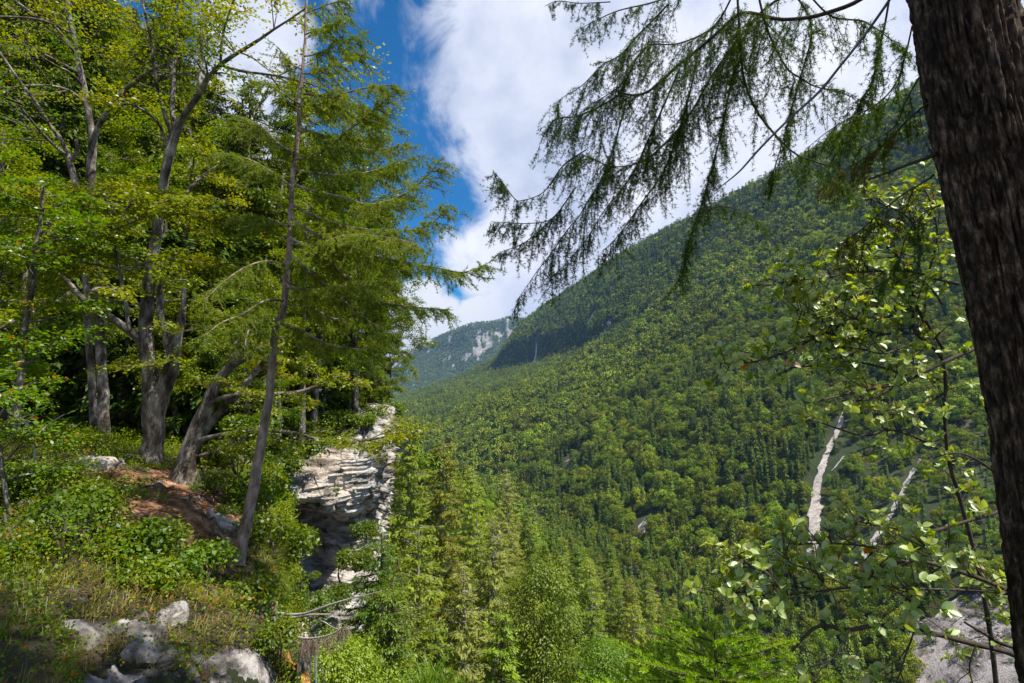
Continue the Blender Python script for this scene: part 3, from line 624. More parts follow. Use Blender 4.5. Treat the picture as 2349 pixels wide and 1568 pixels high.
MID = [
 (935, 955, 62, 'larch_a', 'larch_tree', 'tall pale green larch right of the white cliff, its thin grey trunk showing', 1.0),
 (1018, 1005, 70, 'larch_c', 'larch_tree', 'pale larch with leaning grey trunk, second one right of the cliff', 1.0),
 (1160, 1075, 100, 'larch_d', 'larch_tree', 'slim larch top standing clear against the dark far forest, above the treetops', 1.0),
 (1130, 1178, 66, 'larch_d', 'larch_tree', 'slender larch with straight pale trunk, in the middle of the near treetops', 1.05),
 (1062, 1290, 52, 'larch_d', 'larch_tree', 'greyish sparse larch at the bottom centre with long bare drooping boughs', 1.0),
 (1242, 1285, 58, 'leaf_a', 'hornbeam_tree', 'rounded bright green broadleaf tree at the bottom centre among the larches', 1.05),
 (865, 1195, 46, 'spruce_a', 'spruce_tree', 'dense drooping green conifer directly in front of the cliff foot', 1.0),
 (960, 1190, 52, 'larch_c', 'larch_tree', 'feathery larch between the cliff foot and the first tall larch', 1.1),
 (850, 1390, 38, 'spruce_b', 'spruce_tree', 'dark conifer below the cliff, near the bleached fallen branches', .9),
 (905, 1330, 42, 'larch_b', 'larch_tree', 'slender larch in the lower middle, below the drooping conifer', 1.0),
 (985, 1080, 82, 'spruce_a', 'spruce_tree', 'green conifer between the two tallest larches', .95),
 (1080, 1070, 96, 'larch_a', 'larch_tree', 'pale bushy larch right behind the second tall larch', .95),
 (1210, 1160, 120, 'larch_c', 'larch_tree', 'broad pale larch just right of the slim larch top', .9),
 (1355, 1325, 74, 'larch_b', 'larch_tree', 'pale larch with visible grey stem, right of the rounded broadleaf tree', 1.0),
 (1450, 1385, 66, 'larch_a', 'larch_tree', 'tall larch at the bottom, its pale stem just left of the young spruce tip', .9),
 (1290, 1235, 120, 'larch_b', 'larch_tree', 'light larch in the second row, above the rounded broadleaf tree', .95),
 (1400, 1250, 150, 'spruce_a', 'spruce_tree', 'green conifer in front of the small white scree patch', .9),
 (1150, 1400, 48, 'spruce_b', 'spruce_tree', 'low dark conifer at the bottom edge, left of the rounded broadleaf tree', 1.0),
 (1000, 1420, 44, 'spruce_a', 'spruce_tree', 'low conifer at the bottom, under the greyish sparse larch', .9),
 (1560, 1440, 82, 'larch_c', 'larch_tree', 'light green larch rising behind the young spruce tip at the bottom', .9),
 (1650, 1420, 110, 'spruce_a', 'spruce_tree', 'green conifer behind the young spruce tip, right of the light larch', .9),
 (868, 1225, 24.5, 'spruce_c', 'spruce_tree', 'drooping green conifer standing against the right edge of the white cliff', .80),
 (890, 1330, 22, 'spruce_c', 'spruce_tree', 'drooping conifer right of the inclined pale rock, in front of the cliff foot', .88),
 (780, 1440, 19, 'leaf_b', 'hornbeam_tree', 'leafy tree below the bleached fallen branches, close to the pole', .62),
 (905, 1280, 28, 'spruce_c', 'spruce_tree', 'bushy green conifer one step right of the cliff edge conifer', 1.0),
 (900, 1430, 23, 'spruce_c', 'spruce_tree', 'dark drooping conifer at the bottom, right of the dead bough', .88),
 (1390, 1460, 54, 'leaf_b', 'hornbeam_tree', 'small leafy tree at the bottom edge, right of the rounded broadleaf tree', 1.1)]
for px_, py_, y, nm, name, lb, s in MID: top_at(px_, py_, y, nm, name, lb, s)
placed = [P(a[0], a[1], a[2])[:2] for a in MID]
cand = []
for k in range(2600):
    x = -40 + 190 * g.random(); y = 48 + 170 * g.random() ** .8; q = np.array([x, y])
    cand.append(q)
nfill = 0
for q in cand:
    z = near_z(q[0], q[1]); nm = ('larch_a', 'larch_b', 'spruce_a', 'larch_b', 'larch_a', 'leaf_b', 'larch_c', 'spruce_b')[g.integers(8)]
    s = .7 + .35 * g.random(); tx, ty = to_px(np.array([q[0], q[1], z + HT[nm] * s])); bx, by = to_px(np.array([q[0], q[1], z]))
    line = np.interp(tx, [830, 930, 1020, 1160, 1230, 1330, 1450, 1560, 1700, 1900, 2100, 2300], [1120, 1020, 1075, 1150, 1195, 1235, 1290, 1330, 1410, 1470, 1600, 1700])
    if not (800 < tx < 2150) or ty < line + g.random() * 30 or ty > 1700: continue
    if min(np.hypot(*(q - r)) for r in placed) < 4.2 + y * 0 : continue
    vx, vy = to_px(np.array([q[0], q[1], z + 9.]))
    if in_poly(q[:1], q[1:], ring)[0] or in_poly(np.array([vx]), np.array([vy]), bed)[0]: continue
    placed.append(q); nfill += 1
    kd = {'l': ('larch_tree', 'pale larch'), 's': ('spruce_tree', 'green conifer')}['l' if nm[:5] == 'larch' else 's'] if nm[:4] != 'leaf' else ('hornbeam_tree', 'leafy tree')
    where = ('below the cliff among the near treetops' if tx < 1000 else 'in the middle of the near treetops' if tx < 1300 else 'in the treetops right of the rounded broadleaf tree' if tx < 1600 else 'in the treetops running down towards the gravel riverbed')
    where = where.replace('in the treetops running', 'running') + (', front row' if q[1] < 85 else ', back row' if q[1] > 140 else ', middle row')
    kd = (kd[0], ('tall ' if s > .93 else 'short ' if s < .82 else '') + kd[1]); put_tree(nm, kd[0], kd[1] + ' ' + where, (q[0], q[1], z), g.random() * 6.28, s, group=kd[1].replace('leafy tree', 'leafy') + ' trees ' + where)
print('near fill trees', nfill)
# ------------------------------------------------------------------ white cliff across the gully
CL = ctrl([
 [(560,1010,33),(640,1000,34),(700,985,35),(750,960,36),(800,935,37),(860,925,38),(885,930,40),(905,935,50),(885,935,64)],
 [(560,1060,27),(630,1062,28),(690,1036,29.5),(745,1000,31),(800,966,32),(862,956,33),(903,965,36),(880,970,48),(885,975,62)],
 [(555,1120,25),(625,1112,26),(685,1084,27.2),(740,1052,28.4),(800,1030,29.5),(862,1030,31),(880,1040,35),(888,1060,48),(880,1060,62)],
 [(555,1170,24),(622,1160,25),(680,1136,26),(735,1118,27),(795,1110,28.8),(850,1110,30.5),(885,1105,35),(885,1120,48),(890,1120,62)],
 [(555,1200,24),(625,1182,25.4),(680,1154,26.6),(735,1160,27.6),(790,1178,28.8),(835,1168,31),(868,1150,35),(890,1160,48),(880,1160,62)],
 [(560,1222,28),(640,1200,31),(690,1172,33),(740,1172,33.5),(790,1190,32.5),(830,1185,33),(860,1180,36),(880,1190,48),(870,1190,62)],
 [(570,1260,28),(645,1262,31),(690,1255,32.5),(735,1245,33),(780,1235,32.2),(825,1222,32.5),(855,1215,36),(875,1220,48),(865,1220,62)],
 [(570,1330,27),(650,1330,29.5),(690,1320,31),(735,1310,31.5),(780,1300,31.2),(825,1290,32),(850,1280,36),(870,1280,48),(860,1280,62)],
 [(560,1430,25),(640,1430,27),(680,1420,28.5),(725,1410,29.5),(770,1400,30),(815,1390,31),(840,1390,36),(860,1390,48),(850,1390,62)],
 [(540,1600,22),(620,1600,24),(680,1600,26),(730,1600,27.5),(780,1600,29),(830,1600,31),(850,1600,36),(860,1600,48),(850,1600,62)],
 [(500,1900,20),(600,1900,22),(680,1900,25),(740,1900,27),(800,1900,29),(850,1900,32),(860,1900,36),(860,1900,48),(850,1900,62)]])
nu, nv = 720, 640
S, T = np.meshgrid(np.linspace(0, 1, nu), np.linspace(0, 1, nv), indexing='ij')
CV = cr_interp(CL, S, T)
du = np.gradient(CV, axis=0); dv = np.gradient(CV, axis=1); CN = unit(np.cross(dv, du))
CN = np.where((CN[..., 1:2] > 0) & (T[..., None] < .7), -CN, CN)
# bedding planes dip gently; thickness varies
bed = CV[..., 2] + .10 * CV[..., 0] + .10 * fbm(CV / 3.5, 3)
uu_ = CV[..., 0] * .8 + CV[..., 1] * .35 + .12 * fbm(CV / .8, 2)
def blocks(f, w, seed):
    i = np.floor(bed * f); off = hash3(i, i * 0 + seed, i * 0) * 5; j = np.floor(uu_ / w + off); return hash3(i, j, i * 0 + seed)
def strata(b, f, seed):
    x = b * f; i = np.floor(x); fr = x - i; a = hash3(i, i * 0 + seed, i * 0); a2 = hash3(i + 1, i * 0 + seed, i * 0)
    e = np.clip((fr - .86) / .14, 0, 1); return a + (a2 - a) * e
dsp = .50 * strata(bed, 1.1, 3) + .22 * strata(bed + .1 * fbm(CV / 1.2, 2), 3.9, 9) + .05 * strata(bed, 9., 4) + .16 * fbm(CV / 2.6, 4) + .34 * blocks(1.1, 1.9, 7) + .22 * blocks(2.6, 1.0, 8) + .07 * blocks(9., .6, 2) + .08 * fbm(CV / np.array([.5, .5, .18]), 4) - .65
frac = 1 - np.abs(fbm(CV * np.array([.8, .8, .22]), 2)); dsp -= np.clip((frac - .965) / .035, 0, 1) * .5
CV2 = CV + CN * dsp[..., None]
m_rock, nt, o = new_mat('limestone'); L = nt.links.new
p = N(nt, 'ShaderNodeBsdfPrincipled'); p.inputs['Roughness'].default_value = .9; p.inputs['Specular IOR Level'].default_value = .2; L(p.outputs[0], o.inputs[0])
tcn = N(nt, 'ShaderNodeTexCoord'); mp = N(nt, 'ShaderNodeMapping'); mp.inputs['Scale'].default_value = (.35, .35, 1.6); L(tcn.outputs['Object'], mp.inputs[0])
a = N(nt, 'ShaderNodeTexNoise', i_Scale=1.6, i_Detail=10.0, i_Roughness=.68, i_Distortion=.4); L(mp.outputs[0], a.inputs['Vector'])
b = N(nt, 'ShaderNodeTexNoise', i_Scale=.28, i_Detail=4.0); L(tcn.outputs['Object'], b.inputs['Vector'])
c = N(nt, 'ShaderNodeTexNoise', i_Scale=1.3, i_Detail=6.0, i_Roughness=.7); mp2 = N(nt, 'ShaderNodeMapping'); mp2.inputs['Scale'].default_value = (1.6, 1.6, .25); L(tcn.outputs['Object'], mp2.inputs[0]); L(mp2.outputs[0], c.inputs['Vector'])
r1 = ramp(nt, [(.32, (.04, .034, .03)), (.43, (.20, .175, .15)), (.52, (.46, .42, .37)), (.66, (.66, .62, .57))]); L(a.outputs[0], r1.inputs[0])
r2 = ramp(nt, [(.42, (1, .96, .92)), (.56, (.80, .84, .88))]); L(b.outputs[0], r2.inputs[0])
r3 = ramp(nt, [(.34, (.42, .40, .38)), (.48, (1, 1, 1))]); L(c.outputs[0], r3.inputs[0])
col = mixc(nt, 1.0, mixc(nt, 1.0, r1.outputs[0], r2.outputs[0], 'MULTIPLY'), r3.outputs[0], 'MULTIPLY'); L(col, p.inputs[0])
h = N(nt, 'ShaderNodeTexNoise', i_Scale=3.2, i_Detail=10.0, i_Roughness=.7); L(mp.outputs[0], h.inputs['Vector'])
bp = N(nt, 'ShaderNodeBump', i_Strength=.9, i_Distance=.25); L(h.outputs[0], bp.inputs['Height']); L(bp.outputs[0], p.inputs['Normal'])
structure(obj('cliff', mesh('cliff', CV2.reshape(-1, 3), [grid_faces(nu, nv)], m_rock, smooth=True)))
# ------------------------------------------------------------------ the left bank: ledge with path, forested hillside behind it
BK = ctrl([
 [(-700,2100,3.2),(-200,1950,3.3),(300,1850,4.6),(560,1850,5.6),(640,1900,6.0),(670,2100,6.0)],
 [(-700,1640,4.2),(-100,1600,4.4),(300,1600,5.6),(545,1600,6.6),(640,1640,7.4),(676,1900,7.4)],
 [(-650,1470,5.2),(-60,1450,5.4),(300,1450,6.4),(540,1440,7.6),(636,1470,8.6),(674,1750,8.6)],
 [(-600,1330,6.3),(-40,1320,6.6),(300,1310,7.7),(530,1310,9.2),(632,1330,10.4),(672,1650,10.6)],
 [(-600,1200,8.0),(-40,1180,8.4),(300,1180,9.6),(480,1180,10.8),(618,1210,12.6),(655,1500,13)],
 [(-560,1090,10.5),(-40,1080,10.8),(260,1080,12.2),(440,1100,13),(600,1110,16),(650,1350,17)],
 [(-560,1020,14),(-40,1015,14.5),(240,1020,16),(430,1040,17),(590,1045,21),(650,1200,23)],
 [(-600,900,21),(-100,940,21),(200,985,22),(420,1000,24),(600,1010,27),(700,1040,31)],
 [(-700,300,33),(-150,480,33),(150,680,33),(400,870,34),(640,965,36),(830,950,40)],
 [(-900,-400,50),(-250,-100,50),(60,200,50),(340,520,50),(620,830,50),(850,930,52)],
 [(-1100,-900,75),(-350,-500,75),(0,-100,75),(300,330,75),(600,740,72),(840,900,70)],
 [(-1100,-1200,100),(-400,-800,100),(-50,-300,100),(280,200,100),(590,690,95),(850,900,88)]])
nu, nv = 330, 260
def bk(s, t):
    p = cr_interp(BK, s, t); q = p.copy(); am = np.interp(p[..., 1], [3, 8, 20, 60], [.10, .16, .35, 1.5])
    p[..., 2] += am * fbm(q / 1.6, 4) * 1.4; return p
S, T = np.meshgrid(np.linspace(0, 1, nu) , np.linspace(0, 1, nv), indexing='ij')
BV = bk(S, T); bx, by = to_px(BV)
def blob(px, py, cx_, cy_, rx_, ry_, rot=0.0):
    a = px - cx_; b = py - cy_; c, s = math.cos(rot), math.sin(rot); u = (a * c + b * s) / rx_; v = (-a * s + b * c) / ry_
    return np.clip(1.35 - np.sqrt(u * u + v * v), 0, 1) / .35
def masks(V):
    px, py = to_px(V); nz = fbm(V / .5, 4)
    path = np.zeros(px.shape)
    for bb in ((430, 1180, 125, 48, .1), (490, 1225, 60, 70, .5), (500, 1275, 62, 34, .2), (330, 1185, 80, 22, 0), (300, 1115, 110, 28, .1), (420, 1130, 90, 40, .2), (560, 1300, 22, 12, 0)):
        path = np.maximum(path, np.clip(blob(px, py, *bb), 0, 1))
    path = np.clip((path + nz * 1.3 - .48) * 3, 0, 1)
    rock = np.zeros(px.shape)
    for bb in ((330, 1500, 130, 26, .12), (430, 1550, 150, 26, -.12), (290, 1460, 90, 14, 0), (545, 1560, 80, 60, 0), (395, 1420, 35, 12, -.5), (330, 1600, 170, 40, 0), (225, 1440, 70, 10, .1), (690, 1500, 30, 70, 0), (600, 1390, 16, 24, .3)):
        rock = np.maximum(rock, np.clip(blob(px, py, *bb), 0, 1))
    rock = np.clip((rock + nz * 1.8 - .62) * 5, 0, 1)
    return path, rock
mpath, mrk = masks(BV)
BV[..., 2] += mpath * .05 * fbm(BV / .22, 4)
BV[..., 2] += mrk * (.10 * strata(BV[..., 2] + .25 * BV[..., 0], 7., 5) + .10 * fbm(BV / .25, 4))
def near_path(px, py):
    o = np.zeros(px.shape)
    for bb in ((430, 1180, 125, 48, .1), (490, 1225, 60, 70, .5), (500, 1275, 62, 34, .2)): o = np.maximum(o, np.clip(blob(px, py, *bb), 0, 1))
    return o
m_bank = ground_mat('bank_soil', [(.3, (.018, .018, .009)), (.5, (.045, .038, .02)), (.7, (.10, .065, .035))], scale=1.6, bump=.9, bscale=9)
mask_mix(m_bank, 'path', [(.34, (.045, .024, .015)), (.46, (.16, .08, .042)), (.56, (.32, .165, .09)), (.68, (.44, .32, .24))], 3.2)
mask_mix(m_bank, 'rock', [(.36, (.035, .032, .028)), (.48, (.16, .145, .135)), (.6, (.40, .37, .35))], 3.0)
me = mesh('bank', BV.reshape(-1, 3), [grid_faces(nu, nv)], m_bank, smooth=True)
me.attributes.new('path', 'FLOAT', 'POINT').data.foreach_set('value', mpath.ravel().astype(np.float32))
me.attributes.new('rock', 'FLOAT', 'POINT').data.foreach_set('value', mrk.ravel().astype(np.float32))
structure(obj('bank', me))

FLAT = BV.reshape(-1, 3)
# ---- ground cover
g = np.random.default_rng(101)
f_cover = foliage('herb_leaves', (.045, .10, .008), (.13, .20, .012), (.17, .22, .014), trans=.35, gloss=.04, rough=.5, scale=.9, accent=(.09, (.32, .10, .03)))
f_grass = foliage('grass_blades', (.05, .10, .015), (.15, .20, .03), (.22, .18, .07), trans=.35, gloss=.06, scale=.6)
m_litter = foliage('leaf_litter', (.12, .05, .02), (.36, .16, .06), (.22, .12, .06), trans=.05, gloss=.05)
def bank_samples(n, t0, t1, s0=.0, s1=.98, keep=None):
    out = []; 
    s = s0 + (s1 - s0) * g.random(n); t = t0 + (t1 - t0) * g.random(n); p = bk(s, t); e = .004
    a = np.cross(bk(s + e, t) - p, bk(s, t + e) - p); nr = unit(a); nr = np.where(nr[:, 2:] < 0, -nr, nr); px, py = to_px(p)
    k = (px > -90) & (px < 720) & (py < 1680); p, nr, s, t = p[k], nr[k], s[k], t[k]; ar = np.linalg.norm(a, axis=1)[k]
    k = g.random(len(p)) < ar / np.percentile(ar, 97); return p[k], nr[k]
# s runs front to back, t runs left to right
p1, n1_ = bank_samples(620000, 0, 1, .03, .62)
path, rock = masks(p1); cl = fbm(p1 / .75, 3); cl2 = fbm(p1 / 2.3 + 5, 2)
px, py = to_px(p1)
hgt = np.clip(cl * 1.9 + cl2 * .6 + .22, .06, 1) * .62
hgt = hgt * (1 - .8 * near_path(px, py - 45)) * (1 - .5 * near_path(px, py - 90))
k = (path < .35) & (rock < .55) & (hgt > .015) & (g.random(len(p1)) < np.interp(p1[:, 1], [3, 6, 10, 20], [1, 1, .9, .55]))
pp, hh, nn = p1[k], hgt[k], n1_[k]; m = len(pp)
q = pp + nn * (hh * g.random(m) ** .45)[:, None] + g.normal(size=(m, 3)) * .02
s_ = (.017 + .022 * g.random(m)) * np.interp(pp[:, 1], [4, 12, 20], [.85, 1.2, 1.7])
dd = g.normal(size=(m, 3)) + nn * .25; dd[:, 2] -= .2
V, Q = leaves(q, dd, np.array([-.1, -.2, 1.]) + g.normal(size=(m, 3)) * .55, s_ * 1.3, s_, fold=.1)
tag(obj('undergrowth', mesh('undergrowth', V, [Q], f_cover)), 'low leafy herbs and bilberry carpeting the bank on the left', 'undergrowth', kind='stuff')
print('cover leaves', m)
# grass: arching blades in tufts
def tufts(cen, nr, nb, ln, wd, lean=.55, down=0.0):
    c = np.repeat(cen, nb, 0); n_ = np.repeat(nr, nb, 0); m = len(c); a = g.normal(size=(m, 3)) * lean; a[:, 2] = np.abs(a[:, 2]) * .3
    d0 = unit(n_ * .7 + np.array([0, 0, .5]) + a); out = unit(a * np.array([1, 1, 0]) + n_ * .2); l = (ln * (.5 + .8 * g.random(m)))[:, None]; c = c + g.normal(size=(m, 3)) * .03 * ln / .2
    sd = unit(np.cross(d0, out + 1e-3)) * wd; p1_ = c + d0 * l * .5; p2 = p1_ + unit(d0 * .6 + out * .9 - np.array([0, 0, .15 + down])) * l * .35; p3 = p2 + unit(out - np.array([0, 0, .6 + down])) * l * .3
    V = np.stack([c - sd, c + sd, p1_ + sd, p1_ - sd, p2 + sd * .7, p2 - sd * .7, p3], 1).reshape(-1, 3); b = np.arange(m)[:, None] * 7
    return V, [np.concatenate([b + np.array([[0, 1, 2, 3]]), b + np.array([[3, 2, 4, 5]])]), b + np.array([[5, 4, 6]])]
p2_, n2_n = bank_samples(17000, 0, 1, .03, .60)
path, rock = masks(p2_); gp = fbm(p2_ / 1.1 + 31, 3); px, py = to_px(p2_)
k = ((gp > -.05) | ((px > 560) & (py > 1180)) | ((py > 1380) & (g.random(len(px)) < .6))) & (path < .5) & (rock < .6)
V, Fc = tufts(p2_[k], n2_n[k], 16, .22, .003, down=.1)
V[:, :] = V
tag(obj('grass', mesh('grass', V, Fc, f_grass)), 'dry and green grass tufts along the edge of the bank', 'grass', kind='stuff'); print('grass tufts', k.sum())
k = (path > .4) & (g.random(len(path)) < .9); pl, nl_ = bank_samples(90000, 0, 1, .2, .66); path, rock = masks(pl); k = (path > .3) | ((rock < .3) & (g.random(len(path)) < .35)); pl, nl_ = pl[k], nl_[k]
V, Q = leaves(pl + nl_ * .012 * g.random(len(pl))[:, None], g.normal(size=pl.shape) * np.array([1, 1, .15]), nl_ + g.normal(size=pl.shape) * .4, .05, .03, fold=.2)
tag(obj('leaf_litter', mesh('leaf_litter', V, [Q], m_litter)), 'fallen orange leaves and needles on the path and bank', 'leaf litter', kind='stuff')

# ---- rocks lying on the bank
def rock_mesh(seed, sx, sy, sz):
    import bmesh
    bm = bmesh.new(); bmesh.ops.create_icosphere(bm, subdivisions=5, radius=1); V = np.array([v.co[:] for v in bm.verts])
    f = fbm(V * 1.1 + seed * 7, 4) * .55 + .10 * fbm(V * 5 + seed, 3); s = V[:, 2] * 3 + seed; V = V * (1 + f)[:, None]
    V = np.sign(V) * np.abs(V) ** .82; V *= np.array([sx, sy, sz])
    for v, c in zip(bm.verts, V): v.co = c
    me = bpy.data.meshes.new('rock'); bm.to_mesh(me); bm.free(); me.materials.append(m_rock); me.polygons.foreach_set('use_smooth', np.ones(len(me.polygons), bool)); return me
for i, (a, b, y, sx, sy, sz, lb) in enumerate([
    (222, 1085, 12.0, .42, .35, .30, 'large pale boulder in the grass left of the beech roots'),
    (517, 1243, 9.9, .09, .08, .07, 'small round grey stone on the path, right of the others'),
    (540, 1262, 9.8, .10, .08, .045, 'flat white stone on the path nearest the larch foot'),
    (485, 1262, 9.6, .10, .09, .07, 'pale angular stone in the middle of the path bend'),
    (470, 1240, 9.9, .08, .07, .05, 'small pale stone on the left side of the path bend'),
    (602, 1390, 9.2, .16, .18, .16, 'whitish rock block below the tangled bleached roots'),
    (395, 1422, 7.0, .16, .14, .09, 'pale jagged rock sticking out of the grass above the slabs')]):
    tag(obj('rock', rock_mesh(i + 1, sx, sy, sz), loc=P(a, b, y), rz=i * 1.3), lb, 'rock')
m_slab = m_rock.copy(); m_slab.name = 'mossy_limestone'; nt = m_slab.node_tree
p = [n for n in nt.nodes if n.type == 'BSDF_PRINCIPLED'][0]; old = p.inputs[0].links[0].from_socket; tcn = N(nt, 'ShaderNodeTexCoord')
nz = N(nt, 'ShaderNodeTexNoise', i_Scale=2.2, i_Detail=9.0, i_Roughness=.7); nt.links.new(tcn.outputs['Object'], nz.inputs['Vector'])
ms = N(nt, 'ShaderNodeMapRange'); nt.links.new(nz.outputs[0], ms.inputs[0]); ms.inputs[1].default_value = .44; ms.inputs[2].default_value = .52
dk = mixc(nt, 1.0, old, (.60, .58, .58), 'MULTIPLY'); nt.links.new(mixc(nt, ms.outputs[0], dk, (.035, .045, .015)), p.inputs[0])
for n in nt.nodes:
    if n.type == 'MAPPING' and n.inputs['Scale'].default_value[2] > 1: n.inputs['Scale'].default_value = (1.5, 1.5, 7)
def slab(seed, pts, th, lb):
    G = ctrl(pts); S, T = np.meshgrid(np.linspace(0, 1, 60), np.linspace(0, 1, 110), indexing='ij'); V = cr_interp(G, S, T)
    e = np.minimum(np.minimum(S, 1 - S) * 7, np.minimum(T, 1 - T) * 10).clip(0, 1) ** .5
    V = V + np.array([0, 0, 1.]) * (-.05 + (e - 1) * .35 + .30 * strata(V[..., 2] + .3 * V[..., 0], 5., seed) * th * 2 + .09 * fbm(V / .5 + seed, 5) + .06 * fbm(V / .12, 4))[..., None]
    return tag(obj('rock_slab', mesh('rock_slab', V.reshape(-1, 3), [grid_faces(60, 110)], m_slab, smooth=True)), lb, 'rock')
slab(2, [[(225,1525,5.75),(300,1550,5.9),(410,1538,6.3),(440,1510,6.6)],[(212,1500,6.0),(300,1510,6.2),(400,1500,6.6),(430,1490,6.8)],[(215,1478,6.3),(290,1485,6.5),(370,1480,6.9),(400,1472,7.1)]], .3, 'pale rock slab at the lower left, the upper one of the layered pair')
slab(4, [[(240,1660,4.9),(330,1660,5.1),(430,1640,5.6),(480,1620,6.0)],[(250,1625,5.1),(340,1610,5.4),(420,1590,5.9),(465,1570,6.2)],[(265,1598,5.3),(330,1580,5.6),(405,1565,6.0),(450,1550,6.3)]], .3, 'pale rock slab on the bottom edge, lower of the layered pair')
slab(6, [[(495,1660,6.0),(540,1660,6.2),(590,1660,6.6),(610,1660,6.9)],[(495,1590,6.4),(535,1570,6.7),(580,1560,7.1),(600,1580,7.3)],[(500,1550,6.8),(535,1530,7.1),(575,1525,7.5),(592,1545,7.6)]], .4, 'grey white rock knob on the bottom edge left of the orange soil')
slab(8, [[(672,1640,7.5),(690,1640,7.7),(715,1640,8.0)],[(680,1540,8.0),(695,1530,8.2),(715,1530,8.5)],[(690,1470,8.5),(702,1462,8.7),(716,1470,9)]], .3, 'narrow white rock rib beside the thin grey pole')

# boulders and low scrub on the gravel of the riverbed
g = np.random.default_rng(909); bb = BVR.reshape(-1, 3)
ix = g.integers(0, len(bb), 900); q = bb[ix] + g.normal(size=(900, 3)) * np.array([2.5, 2.5, 0]); RK = [rock_mesh(50 + i, 1.0, .8, .55) for i in range(3)]
BUSH = [broad_low(60 + i, 3.0, 1.4, 260, .35, 7)[0] for i in range(2)]
sel = np.flatnonzero(q[:, 1] > 60)
forest('boulders', q[sel[:620]] , g.integers(0, 3, 620), .15 + .75 * g.random(620) ** 3, g.random(620) * 6.28, RK, 'scattered pale boulders on the gravel riverbed at the lower right')
nz = fbm(q / 14., 2) > .05; q2 = q[nz][:170]
forest('scrub', q2, g.integers(0, 2, len(q2)), .5 + .9 * g.random(len(q2)), g.random(len(q2)) * 6.28, BUSH, 'low green scrub growing in patches on the gravel riverbed')

g = np.random.default_rng(77)
for i, (a, b, c, d, y0, y1, lb) in enumerate([(395,1160,310,1172,11.6,11.2,'long exposed root running left across the top of the path'),(470,1165,560,1200,11.3,10.8,'exposed root curving right towards the larch'),(430,1170,470,1235,11.2,10.2,'exposed root going straight down the path'),
    (360,1190,450,1200,10.8,10.6,'thin level root in the middle of the path'),(440,1205,530,1215,10.4,10.2,'root forming a step low on the path'),(500,1235,548,1290,10.0,9.5,'root leading down to the larch foot')]):
    t = np.linspace(0, 1, 9); ys = y0 + (y1 - y0) * t; q = P(a + (c - a) * t + 6 * np.sin(t * 9 + i), b + (d - b) * t + 4 * np.sin(t * 7 + i * 2), ys)
    for j in range(len(q)): k = np.argmin((FLAT[:, 0] - q[j, 0]) ** 2 + (FLAT[:, 1] - q[j, 1]) ** 2); q[j, 2] = FLAT[k, 2] + .012
    T_ = Tubes(); sp, sr = smooth_path(q, .034 * (1.15 - t)); T_.add(sp, sr, 7, .25, i); tag(obj('root', T_.build('root', m_bark_brown)), lb, 'root')
# ------------------------------------------------------------------ near trees of the left bank
f_beech = foliage('beech_leaves', (.065, .125, .008), (.19, .25, .012), (.26, .27, .014), trans=.5, gloss=.07, rough=.4, scale=.5, accent=(.03, (.35, .13, .03)))
f_beech2 = foliage('shaded_leaves', (.06, .125, .010), (.15, .235, .016), (.13, .21, .03), trans=.45, gloss=.08, rough=.4, scale=.5, accent=(.03, (.35, .12, .04)))  # duller copy of the beech leaves, with shade put into the colour
f_larch_near = foliage('near_larch_needles', (.08, .145, .012), (.17, .245, .02), (.20, .24, .02), trans=.4, gloss=.05, scale=.6)
m_bark_larch = ground_mat('larch_bark', [(.3, (.09, .06, .05)), (.48, (.22, .16, .135)), (.62, (.36, .29, .25)), (.74, (.48, .42, .37))], scale=9, bump=.9, bscale=26, stretch=(1, 1, .4), bdist=.04)
def limb(T_, path, y, bump=0, n_per=5, sides=10, seed=0):
    """path of (px, py, radius px); y one depth or start/end depths"""
    a = np.array(path, float); ys = np.linspace(y[0], y[1], len(a)) if isinstance(y, (tuple, list)) else np.full(len(a), y)
    pts = P(a[:, 0], a[:, 1], ys); rad = a[:, 2] / F * ys ** 2 / np.linalg.norm(pts, axis=1) * .80
    sp, sr = smooth_path(pts, rad, n_per); wob = fbm(sp * 1.7 + seed, 3)[:, None] * .03; sp = sp + wob * np.array([1, .6, .5])
    T_.add(sp, sr, sides, bump, seed); return sp, sr
